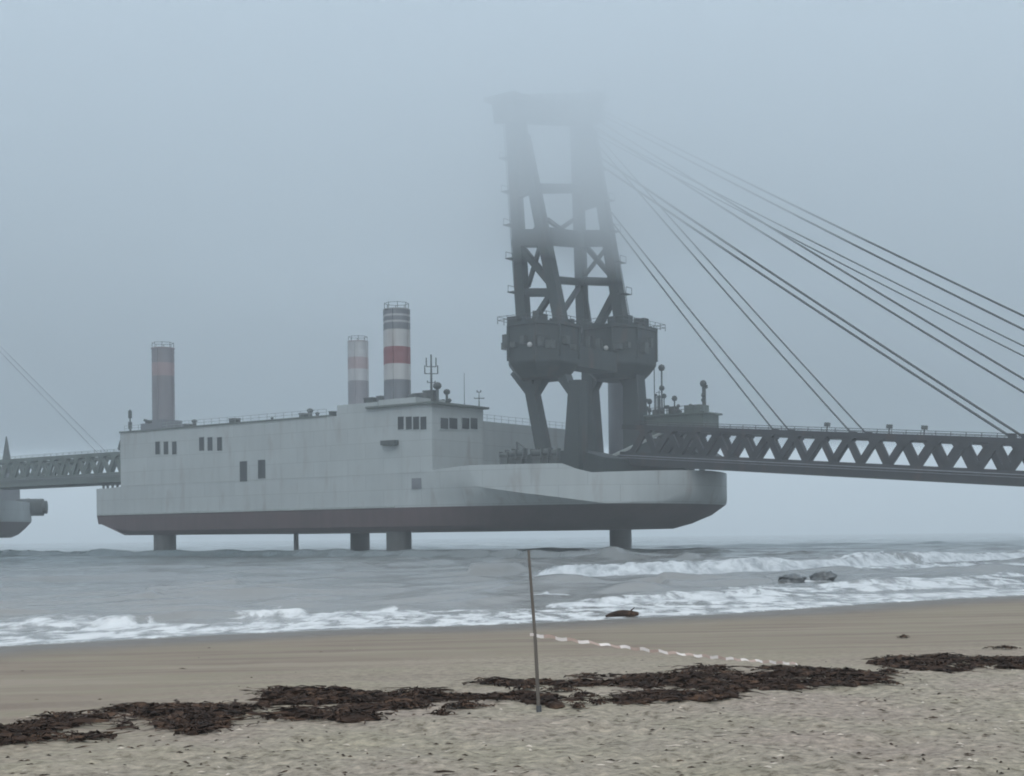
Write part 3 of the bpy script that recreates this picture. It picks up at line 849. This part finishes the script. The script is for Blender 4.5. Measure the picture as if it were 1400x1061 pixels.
        pm(99.4, 38.8, 23.8, 3.6, [(3.5, .6), (1.6, .4), (.8, .4)], .2)
        rr = random.Random(31)
        for k in range(13):
            L_, v_ = rr.uniform(88.5, 100), rr.uniform(37, 41.5); h_ = rr.choice([.9, 1.4, 1.9, 2.6, 3.4, 4.4])
            mb = MB(); mb.tube((L_, v_, 22.5), (L_, v_, 22.5+h_), rr.uniform(.06, .13), 6)
            z_ = 22.5+h_
            if k % 3 == 0: mb.ball((L_, v_, z_), rr.uniform(.25, .45), n=8)
            elif k % 3 == 1: mb.box(L_-.35, L_+.35, v_-.25, v_+.25, z_-.35, z_+.2)
            else: mb.tube((L_-.6, v_, z_-.3), (L_+.6, v_, z_-.3), .05, 5)
            mb.build("signal_post", M['gear'], cpo, smooth=50)
        for k in range(6):
            L_, v_ = rr.uniform(89, 99), rr.uniform(37, 40.5); s_ = rr.uniform(.35, .8)
            MB().box(L_-s_, L_+s_, v_-s_, v_+s_, 22.505, 22.5+rr.uniform(.6, 1.5)).build("deck_locker", M['gear'], cpo)
        r2 = MB(); railing(r2, (89, 36.3, 22.5), (100.5, 36.3, 22.5), 1.1, 1.3, .05); r2.build("platform_railing", M['gear'], cpo)
        # rope from the foredeck up to the platform
        a = at_depth(800, 641, 214); b = at_depth(905, 592, 226)
        def loc_(p): x, y = p[0]-OX, p[1]-OY; return (x*UX+y*UY, x*VX+y*VY, p[2])
        MB().beam(loc_(a), loc_(b), .5, .35).build("boarding_ramp", M['pale'], root)
    tower(root, tower_shift)
    return root

M['leg_pale'] = paint('leg_pale', (.40, .40, .41), .6, .12, .5)
M['leg_mid'] = paint('leg_mid', (.32, .25, .26), .6, .12, .5)
M['leg_mauve'] = paint('leg_fogged_mauve', (.215, .205, .225), .6, .15, .5)  # fog's greying of the upper legs is put into this colour
M['leg_pink'] = paint('leg_faded_red', (.25, .17, .17), .6, .2, .5)
barge((OX, OY, 0), "big grey landing barge on jack-up legs with a tall dark tower over its bow")
b2 = ship_world(-186, 0, 0)
second = barge(b2, "hazy grey barge cut by the left edge, only its bow showing", legs=False, full=False, tower_shift=-12)
# roller at its bow
mb = MB(); mb.tube((97.5, 39.0, 10.8), (102.2, 43.4, 10.8), 2.1, 18); mb.tube((102.2, 43.4, 10.8), (102.8, 44.0, 10.8), 1.6, 18)
mb.build("bow_roller", M['rubber'], second, smooth=40)
mb = MB(); mb.box(76, 96, 10, 41, 11.31, 16.6); mb.box(96.01, 98.6, 31, 39.4, 11.31, 19.0); mb.box(80, 92, 14, 40, 16.61, 18.2); mb.build("bow_house", M['leg_grey'], second)
mb = MB(); mb.tube((96.6, 37.2, 19.01), (96.6, 37.2, 28), 1.5, 10, r2=.12); mb.build("bow_mast", M['gear'], second, smooth=40)

# ------------------------------------------------------------------ access bridges
def bridge(name, Lh, zh, length, slope, label, stays, vis, width=5.0, mk='bridge'):
    o = ship_world(Lh, 25, zh)
    root = empty(name, o, -TH)
    root.rotation_euler = (Matrix.Rotation(-TH, 3, 'Z') @ Matrix.Rotation(slope, 3, 'Y')).to_euler()
    tag(root, label, "access bridge")
    H, P = 6.2, 4.1
    n = int(length/P)
    X1 = n*P
    for y in (-width, width):
        MB().box(-2, X1+1, y-.55, y+.55, 0, 2.0).build("bottom_chord", M[mk], root)
        tc_ = MB(); tc_.box(-2, X1+1, y-.4, y+.4, H-.75, H)
        for k in range(n):
            x = k*P+P/2
            tc_.prism([(x-1.0, H-.76), (x+1.0, H-.76), (x+.55, H-1.35), (x-.55, H-1.35)], y-.46, y+.46)
        tc_.build("top_chord", M[mk], root)
        sg = -1 if y < 0 else 1
        pp = MB(); pp.tube((-2, y+sg*.72, 1.45), (X1, y+sg*.72, 1.45), .09, 6); pp.tube((-2, y+sg*.70, 1.1), (X1, y+sg*.70, 1.1), .06, 6)
        pp.build("pipe_run", M['leg_grey'], root)
    dk = MB(); dk.box(-2, X1+1, -width+.56, width-.56, .5, .9)
    for k in range(0, n+1): dk.box(k*P-.2, k*P+.2, -width+.56, width-.56, .05, .498)
    dk.build("deck", M[mk], root)
    rest = MB()
    for y in (-width, width):
        for k in range(n):
            x = k*P
            for p, q in (((x, y, 1.98), (x+P/2, y, H-.72)), ((x+P/2, y, H-.72), (x+P, y, 1.98))):
                if k < vis: MB().beam(p, q, .5, .95).build("truss_diagonal", M[mk], root)
                else: rest.beam(p, q, .5, .95)
    if rest.v: tag(rest.build("truss_diagonals", M[mk], root), kind="stuff")
    tb = MB()
    for k in range(0, n+1, 2): tb.beam((k*P+P/2, -width+.41, H-.4), (k*P+P/2, width-.41, H-.4), .35, .4)
    tb.build("top_bracing", M[mk], root)
    if len(stays) or vis > 10:
        rl = MB(); railing(rl, (0, -width, H), (X1, -width, H), .55, 2.05, .05); railing(rl, (0, width, H), (X1, width, H), .55, 2.05, .05)
        rl.build("chord_handrail", M[mk], root)
    bpy.context.view_layer.update()
    return root, H, X1, width

main_bridge, H, X1, W_ = bridge("access_bridge", 97, 13.35, 157, math.atan(.0845),
    "long dark steel truss bridge sloping from the barge's bow down to the right", [1], 17)
MWI = main_bridge.matrix_world.inverted()
def chord_world(x, y): return main_bridge.matrix_world @ Vector((x, y, H))
def stay(top, px, py, y, hit=False, r=.13):
    """stay from a tower point (ship frame) to the top chord, seen passing (px, py)"""
    T = Vector(ship_world(*top))
    best, bx = 1e9, None
    for x in np.linspace(5, X1, 1500):
        B = chord_world(x, y)
        if B.y < 20: break
        a, b = to_px(T), to_px(B)
        if hit: e = abs(b[0]-px)
        else:
            if b[0] < px: continue
            e = abs(a[1] + (b[1]-a[1])*(px-a[0])/(b[0]-a[0]) - py)
        if e < best: best, bx = e, x
    B = chord_world(bx, y)
    mb = MB()
    n = 14; prev = None
    sag = (B-T).length*.004
    pts = []
    for i in range(n+1):
        f = i/n; p = T.lerp(B, f); p.z -= sag*4*f*(1-f); pts.append(MWI @ p)
    for i in range(n): mb.tube(pts[i], pts[i+1], r, 6, cap=False)
    mb.build("stay_cable", M['cable'], main_bridge, smooth=60)
    mb = MB(); q = pts[-1]; mb.box(q.x-.5, q.x+.5, q.y-.3, q.y+.3, H+.002, H+.5); mb.build("stay_anchor", M['bridge'], main_bridge)
ftop = nv(812, 192, 36); fmid = nv(831, 296, 36); ftop2 = nv(814, 174, 36); ntop = nv(811, 219, 35); ntop2 = nv(813, 210, 35)
stay(fmid, 1060, 0, W_, True, .11); stay((fmid[0]+.7, fmid[1], fmid[2]+.6), 1082, 0, W_, True, .11)
stay(ftop, 1166, 0, W_, True, .12); stay((ftop[0]+.8, ftop[1], ftop[2]+.6), 1187, 0, W_, True, .11)
stay(ntop, 1384, 0, -W_, True, .17); stay(ntop2, 1402, 0, -W_, True, .17)
stay(ftop2, 1400, 535, W_, False, .155); stay((ftop2[0]+.6, ftop2[1], ftop2[2]+1.0), 1400, 516, W_, False, .155)
stay((ftop2[0], 35.2, ftop2[2]-1.2), 1400, 484, -W_, False, .10); stay((ftop2[0], 35.2, ftop2[2]-.5), 1400, 470, -W_, False, .10)
stay((ftop2[0]+.6, 37.5, ftop2[2]+2.2), 1400, 447, W_, False, .155); stay((ftop2[0]+.6, 38, ftop2[2]+3.0), 1400, 428, W_, False, .155)
for px in (1130, 1215, 1263):
    d_ = ray(px, 580)
    xs = np.linspace(5, 90, 900); e = [abs(to_px(chord_world(x, -W_))[0]-px) for x in xs]; x = float(xs[int(np.argmin(e))])
    mb = MB(); mb.tube((x, -W_, H), (x, -W_, H+.9), .1, 6); mb.box(x-.35, x+.35, -W_-.3, -W_+.3, H+.7, H+1.25)
    mb.build("bridge_lamp", M['gear'], main_bridge)

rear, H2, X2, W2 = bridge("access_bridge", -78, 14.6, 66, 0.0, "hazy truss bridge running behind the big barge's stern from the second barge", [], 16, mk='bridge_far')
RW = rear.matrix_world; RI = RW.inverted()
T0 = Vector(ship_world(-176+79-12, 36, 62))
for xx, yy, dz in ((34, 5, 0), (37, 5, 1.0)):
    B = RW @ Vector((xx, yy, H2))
    mb = MB(); mb.tube(RI @ (T0 + Vector((0,0,dz))), RI @ B, .055, 6, cap=False); mb.build("stay_cable", M['leg_grey'], rear)  # far stays take a paler grey that stands in for haze

# ------------------------------------------------------------------ marker pole and tape
b = on_ground(737.5, 977)
dep = b[1]
top = at_depth(722.5, 752, dep)
mid = at_depth(727.5, 868, dep)
po = empty("marker_pole", b)
tag(po, "thin weathered pole leaning left in the sand at the seaweed line", "pole")
mb = MB(); B = Vector(b); T = Vector(top) - B
pts = [Vector((0,0,-.25)) - T*.02, T*.25 + Vector((.004,0,0)), T*.5 + Vector((.010,0,0)), T*.78 + Vector((.004,0,0)), T]
rs = [.024, .023, .021, .019, .016]
for i in range(4): mb.tube(pts[i], pts[i+1], rs[i], 10, r2=rs[i+1])
mb.build("shaft", M['pole'], po, smooth=40)
mb = MB(); mb.tube((T*-.0)+Vector((0,0,-.2)), T*.055, .034, 10); mb.build("foot_sleeve", M['cable'], po, smooth=40)
mb = MB()
q = Vector(mid) - B
for k in range(4): mb.tube(q + Vector((0,0,-.012+.008*k)), q + Vector((0,0,-.006+.008*k)), .028, 10)
mb.build("rope_lashing", M['tape_white'], po)
e = on_ground(1090, 909)
P0, P1 = Vector(mid) + Vector((.03, 0, 0)), Vector((e[0], e[1], e[2]+.02))
mb = MB(); n = 120; prev = None
for i in range(n+1):
    f = i/n
    c = P0.lerp(P1, f); c.z -= .12*4*f*(1-f)*.35 + .01*math.sin(i*.9)
    a = .5*math.sin(i*.19) + .9
    w = Vector((-.35*math.cos(a), .2*math.cos(a), math.sin(a))).normalized()*.021
    cur = (c - w, c + w)
    if prev:
        seg = (i // 4) % 2
        th = Vector((0, .002, 0))
        mb.add([prev[0], cur[0], cur[1], prev[1], prev[0]+th, cur[0]+th, cur[1]+th, prev[1]+th], [(0,1,2,3),(7,6,5,4),(0,4,5,1),(3,2,6,7)], 1-seg)
    prev = cur
tag(mb.build("barrier_tape", [M['tape_red'], M['tape_white']]), "pale striped tape stretched from the marker pole down to the sand at right", "tape")

# ------------------------------------------------------------------ seaweed
def weed_mat():
    m, nt, N, K, b = new_mat('wrack')
    tc = N.new("ShaderNodeTexCoord")
    n = N.new("ShaderNodeTexNoise"); n.inputs["Scale"].default_value = 4.0; n.inputs["Detail"].default_value = 6
    K.new(tc.outputs["Object"], n.inputs["Vector"])
    r = ramp(N, [(.35, (.015, .010, .008)), (.55, (.034, .021, .015)), (.72, (.095, .058, .038))])
    K.new(n.outputs["Fac"], r.inputs[0]); K.new(r.outputs[0], b.inputs["Base Color"])
    b.inputs["Roughness"].default_value = .85; b.inputs["Specular IOR Level"].default_value = .12
    return m
M['weed'] = weed_mat()
M['shell'] = paint('shell', (.42, .37, .31), .7, .3, 8, streak=False)
def strand(mb, x, y, z, rr, ln, w):
    a = rr.uniform(0, math.tau) if rr.random() < .5 else rr.gauss(math.atan2(TY, TX), .5)
    px, py, pz = x, y, z
    k = rr.randint(3, 5); hump = rr.uniform(.0, .03)
    prev = None
    for i in range(k+1):
        tw = rr.uniform(-.9, .9)
        sx, sy = -math.sin(a)*w*math.cos(tw), math.cos(a)*w*math.cos(tw)
        sz = w*math.sin(tw)
        zz = pz + hump*math.sin(math.pi*i/k) + rr.uniform(0, .02)
        ww = (1 - .6*abs(i/k-.4))
        cur = ((px-sx*ww, py-sy*ww, zz-sz*ww), (px+sx*ww, py+sy*ww, zz+sz*ww))
        if prev: mb.add([prev[0], cur[0], cur[1], prev[1]], [(0,1,2,3)])
        prev = cur
        a += rr.gauss(0, .55)
        px += math.cos(a)*ln/k; py += math.sin(a)*ln/k
def weed_band(top, bot, count, label, seed, pile=.10, thr=.40):
    thr += .085; count = int(count*.62)
    rr = random.Random(seed); mb = MB()
    x0, x1 = max(top[0][0], bot[0][0]), min(top[-1][0], bot[-1][0])
    tx, ty = zip(*top); bx, by = zip(*bot)
    made = 0; tries = 0
    while made < count and tries < count*12:
        tries += 1
        px = rr.uniform(x0, x1)
        yt, yb = np.interp(px, tx, ty), np.interp(px, bx, by)
        if rr.random() > (yb-yt+3)/40: continue
        f = rr.random()
        py = yt + 3 + (yb-yt-2)*f
        p = on_ground(px, py)
        nn = float(fbm(p[0]*2.2, p[1]*1.3, 3, seed))
        edge = min(f, 1-f)*2
        if nn < thr - .10*edge: continue
        h = .8*pile*(.2 + .8*edge)*max(0, nn-.25)*2.0*rr.random()
        z = p[2] + float(sand_lumps(p[0], p[1])) + .008 + h
        strand(mb, p[0], p[1], z, rr, rr.uniform(.08, .42)*(1 if rr.random() < .85 else 1.7), rr.choice([.006, .009, .013, .02, .03]))
        made += 1
    # matted body below the loose strands
    for k in range(int((x1-x0)*1.1)):
        px = rr.uniform(x0, x1); yt, yb = np.interp(px, tx, ty), np.interp(px, bx, by)
        f = rr.uniform(.18, .95); py = yt + 3 + (yb-yt-2)*f
        p = on_ground(px, py)
        nn = float(fbm(p[0]*2.2, p[1]*1.3, 3, seed))
        if nn < thr + .07: continue
        r_ = rr.uniform(.05, .14); zc = p[2] + float(sand_lumps(p[0], p[1]))
        b0 = len(mb.v)
        mb.ball((p[0], p[1], zc), r_, n=8, sz=rr.uniform(.25, .55))
        for q in range(b0, len(mb.v)):
            v = mb.v[q]; mb.v[q] = (v[0]+rr.uniform(-.02,.02), v[1]+rr.uniform(-.02,.02), v[2]+rr.uniform(-.012,.018))
    return tag(mb.build("seaweed", M['weed']), label, "seaweed", kind="stuff")
W1t = [(-60,1000),(0,996),(29,986),(51,986),(71,974),(123,977),(137,966),(171,960),(209,958.5),(229,960),(286,961),(329,966),(400,966),(430,972),(490,979),(510,981)]
W1b = [(-60,1026),(0,1020),(29,1020),(49,1014),(94,1013),(160,1004),(200,1004),(271,1003),(289,996),(314,990),(343,994),(400,988),(460,986),(493,984),(510,983)]
weed_band(W1t, W1b, 3600, "dark band of dried seaweed at the left edge of the beach", 3, .13)
W2t = [(350,955),(373,941),(445,941),(502,946),(520,941),(583,940),(604,946),(649,953),(685,952),(730,952),(748,960),(762,966)]
W2b = [(350,962),(358,964),(436,963),(484,974),(520,971),(595,962),(640,963),(679,970),(715,963),(745,968),(762,969)]
weed_band(W2t, W2b, 3000, "dark seaweed heap left of the marker pole's foot", 4, .12, .37)
W3t = [(638,936),(663,929),(700,928),(726,924),(777,927),(800,920),(869,923),(914,920),(940,911),(983,910),(1040,911),(1086,910),(1137,914),(1186,921),(1196,924)]
W3b = [(638,938),(691,937),(740,934),(783,937),(840,942),(926,941),(974,943),(1000,956),(1040,952),(1080,946),(1120,938),(1160,940),(1189,936),(1196,930)]
weed_band(W3t, W3b, 4600, "long dark seaweed line right of the marker pole", 5, .12, .37)
W5t = [(846,956),(857,950),(897,946),(926,950),(960,953),(1000,949)]
W5b = [(846,965),(870,966),(905,963),(930,962),(960,961),(1000,957)]
weed_band(W5t, W5b, 900, "short seaweed heap below the long line", 8, .10, .33)
W4t = [(1195,905),(1209,897),(1249,900),(1269,895),(1300,895),(1329,899),(1400,899),(1460,897)]
W4b = [(1195,907),(1214,914),(1314,921),(1343,915),(1369,918),(1400,918),(1460,915)]
weed_band(W4t, W4b, 2400, "dark seaweed line at the right edge of the beach", 6, .12, .38)
def clump(px, py, w, label, group="small seaweed scraps beside the seaweed line"):
    p = on_ground(px, py); rr = random.Random(int(px*7+py)); mb = MB()
    sc_ = p[1]/FPX
    for k in range(max(26, int(w*2))):
        dx = rr.gauss(0, w*.22)*sc_; dy = rr.gauss(0, .07)
        strand(mb, dx, dy, .01 + .05*rr.random()*math.exp(-(dx/(w*.2*sc_))**2) + float(sand_lumps(p[0], p[1])), rr, rr.uniform(.06, .2), rr.uniform(.008, .02))
    o = mb.build("seaweed_clump", M['weed']); o.location = p
    return tag(o, label, "seaweed", group)
clump(716, 943, 34, "small seaweed scrap just left of the pole, above the heap")
clump(768, 946, 40, "seaweed scrap just right of the pole, below the long seaweed line")
clump(795, 954, 30, "thin seaweed scrap halfway between the pole and the short heap")
clump(816, 966, 24, "seaweed scrap lying left of the short heap")
clump(786, 972, 12, "tiniest seaweed scrap right of the pole's foot")
clump(601, 981, 24, "small seaweed scrap on the sand below the heap left of the pole")
clump(632, 971, 56, "long thin seaweed scrap along the lower edge of the heap left of the pole")
clump(560, 970, 50, "thin dark fringe of seaweed under the middle of the heap left of the pole")
clump(1212, 924, 30, "seaweed scrap in the gap between the long line and the right edge line")
clump(1216, 937, 16, "small seaweed scrap nearest the viewer in the gap of the seaweed line")
clump(1372, 888, 30, "lone seaweed scrap on bare sand above the right edge line")
clump(1233, 872, 12, "lone tiny seaweed scrap far up the bare sand at right")

# small bits of weed, shell and stick on the dry sand
mb = MB(); rr = random.Random(12)
for k in range(650):
    px, py = rr.uniform(-60, 1460), 880 + 190*rr.random()**.8
    lim = np.interp(px, [0, 350, 740, 1200, 1400], [985, 960, 930, 905, 900])
    if py < lim and rr.random() < .85: continue
    p = on_ground(px, py)
    z = p[2] + float(sand_lumps(p[0], p[1])) + .004
    a = rr.uniform(0, math.tau); l = rr.uniform(.012, .05)*(1 if rr.random() < .9 else 2.2); w_ = rr.uniform(.006, .016)
    ca, sa = math.cos(a), math.sin(a)
    hh = rr.uniform(.004, .016); mi = 0 if rr.random() < .72 else 1
    mb.add([(p[0]-ca*l-sa*w_, p[1]-sa*l+ca*w_, z), (p[0]-ca*l+sa*w_, p[1]-sa*l-ca*w_, z), (p[0]+ca*l+sa*w_, p[1]+sa*l-ca*w_, z), (p[0]+ca*l-sa*w_, p[1]+sa*l+ca*w_, z), (p[0], p[1], z+hh)],
           [(0,1,4),(1,2,4),(2,3,4),(3,0,4)], mi)
tag(mb.build("beach_litter", [M['weed'], M['shell']]), "tiny scraps of weed and shell scattered over the sand", "litter", kind="stuff")

# driftwood at the water's edge
p = on_ground(851, 845)
mb = MB(); rr = random.Random(5)
prev = None
n = 9
for i in range(n+1):
    f = i/n; r_ = .10*math.sin(math.pi*(.12+.8*f))+.03
    c = Vector(((f-.5)*1.0, .12*math.sin(f*5), r_*.6 + .10*f))
    if prev: mb.tube(prev[0], c, prev[1], 9, r2=r_)
    prev = (c, r_)
mb.tube((.15, .03, .12), (.38, -.1, .34), .035, 6, r2=.015)
o = mb.build("driftwood", M['weed'], smooth=50); o.location = p
tag(o, "dark piece of driftwood lying at the edge of the wash right of the pole", "driftwood")

# solid lumps added to stand for dark wave faces in the surf
def lump_mat():
    m, nt, N, K, b = new_mat('dark_wave_face')
    tc = N.new("ShaderNodeTexCoord"); n = N.new("ShaderNodeTexNoise"); n.inputs["Scale"].default_value = 3; n.inputs["Detail"].default_value = 7
    K.new(tc.outputs["Object"], n.inputs["Vector"])
    r = ramp(N, [(.35, (.05, .06, .065)), (.65, (.12, .13, .135))]); K.new(n.outputs["Fac"], r.inputs[0]); K.new(r.outputs[0], b.inputs["Base Color"])
    b.inputs["Roughness"].default_value = .4
    bp = N.new("ShaderNodeBump"); bp.inputs["Distance"].default_value = .1; K.new(n.outputs["Fac"], bp.inputs["Height"]); K.new(bp.outputs[0], b.inputs["Normal"])
    return m
M['lump'] = lump_mat()
def lump(px, py, w, h, label, seed):
    p = on_z(px, py, .2)
    bm = bmesh.new(); bmesh.ops.create_icosphere(bm, subdivisions=4, radius=1)
    for v in bm.verts:
        c = v.co
        k = .55 + .95*abs(float(fbm(np.array(c.x*1.9+5+seed), np.array(c.y*1.9+c.z*2.3), 5, seed))-.15)
        v.co = Vector((c.x*w*k, c.y*w*.7*k, c.z*h*k))
    me = bpy.data.meshes.new("surf_lump"); bm.to_mesh(me); bm.free()
    me.materials.append(M['lump']); me.polygons.foreach_set("use_smooth", [True]*len(me.polygons))
    o = link(bpy.data.objects.new("surf_lump", me)); o.location = p
    tag(o, label, "lump", "dark lumps for wave faces in the surf")
lump(1082, 793, .86, .36, "larger dark rock for a dark wave face in the surf, left of the pair", 3)
lump(1126, 791, .74, .40, "smaller dark rock for a dark wave face in the surf, right of the pair", 9)

# ------------------------------------------------------------------ air
def volume_box(name, x0, x1, y0, y1, z0, z1, dens, col, label, aniso=0.0):
    mb = MB(); mb.box(x0, x1, y0, y1, z0, z1)
    m = bpy.data.materials.new(name); m.use_nodes = True
    N, K = m.node_tree.nodes, m.node_tree.links
    N.remove(N["Principled BSDF"])
    v = N.new("ShaderNodeVolumePrincipled")
    v.inputs["Color"].default_value = (*col, 1); v.inputs["Density"].default_value = dens; v.inputs["Anisotropy"].default_value = aniso
    K.new(v.outputs[0], N["Material Output"].inputs["Volume"])
    o = mb.build(name, m)
    return tag(o, label, "fog", kind="stuff")
HAZE_D, CLOUD_D = .00095, .032
volume_box("haze", -1750, 1750, -300, 1750, -5, 84, HAZE_D, (.94, .98, 1.0), "pale sea haze over the whole shore", .5)
volume_box("low_cloud", -800, 800, 20, 720, 45, 80, CLOUD_D, (.94, .98, 1.0), "low cloud swallowing the head of the tower", .6)

# ------------------------------------------------------------------ light
SUN_EL, SUN_AZ = R(52), R(182)      # azimuth clockwise from +Y
w = bpy.data.worlds.new("World"); sc.world = w
w.use_nodes = True
N, K = w.node_tree.nodes, w.node_tree.links
bg = N["Background"]
sky = N.new("ShaderNodeTexSky"); sky.sky_type = 'NISHITA'; sky.sun_disc = False
sky.sun_elevation = SUN_EL; sky.sun_rotation = SUN_AZ
sky.dust_density = 5.0; sky.air_density = 1.0; sky.ozone_density = 1.0
K.new(sky.outputs[0], bg.inputs["Color"]); bg.inputs["Strength"].default_value = .05
# overcast deck: brighter overhead than at the horizon
tc = N.new("ShaderNodeTexCoord"); sx = N.new("ShaderNodeSeparateXYZ"); K.new(tc.outputs["Generated"], sx.inputs[0])
cr = ramp(N, [(0.0, (.51, .605, .68)), (.12, (.51, .61, .69)), (.42, (.46, .555, .645)), (1.0, (.88, .99, 1.08))])
K.new(sx.outputs["Z"], cr.inputs[0])
bg2 = N.new("ShaderNodeBackground"); K.new(cr.outputs[0], bg2.inputs["Color"]); bg2.inputs["Strength"].default_value = 1.0
ad = N.new("ShaderNodeAddShader"); K.new(bg.outputs[0], ad.inputs[0]); K.new(bg2.outputs[0], ad.inputs[1])
K.new(ad.outputs[0], N["World Output"].inputs["Surface"])
sd = bpy.data.lights.new("sun", 'SUN'); sd.energy = .8; sd.angle = R(25); sd.color = (1.0, .97, .92)
so = bpy.data.objects.new("sun", sd); COL.objects.link(so)
dirv = Vector((math.sin(SUN_AZ)*math.cos(SUN_EL), math.cos(SUN_AZ)*math.cos(SUN_EL), math.sin(SUN_EL)))
so.rotation_euler = dirv.to_track_quat('Z', 'Y').to_euler()
so.location = (0, 0, 60)

vs = sc.view_settings
vs.view_transform = 'Standard'; vs.look = 'None'; vs.gamma = 1; vs.exposure = 0.36
sc.cycles.volume_bounces = 3
sc.cycles.max_bounces = 6
sc.cycles.use_denoising = True
sc.cycles.filter_width = 1.9
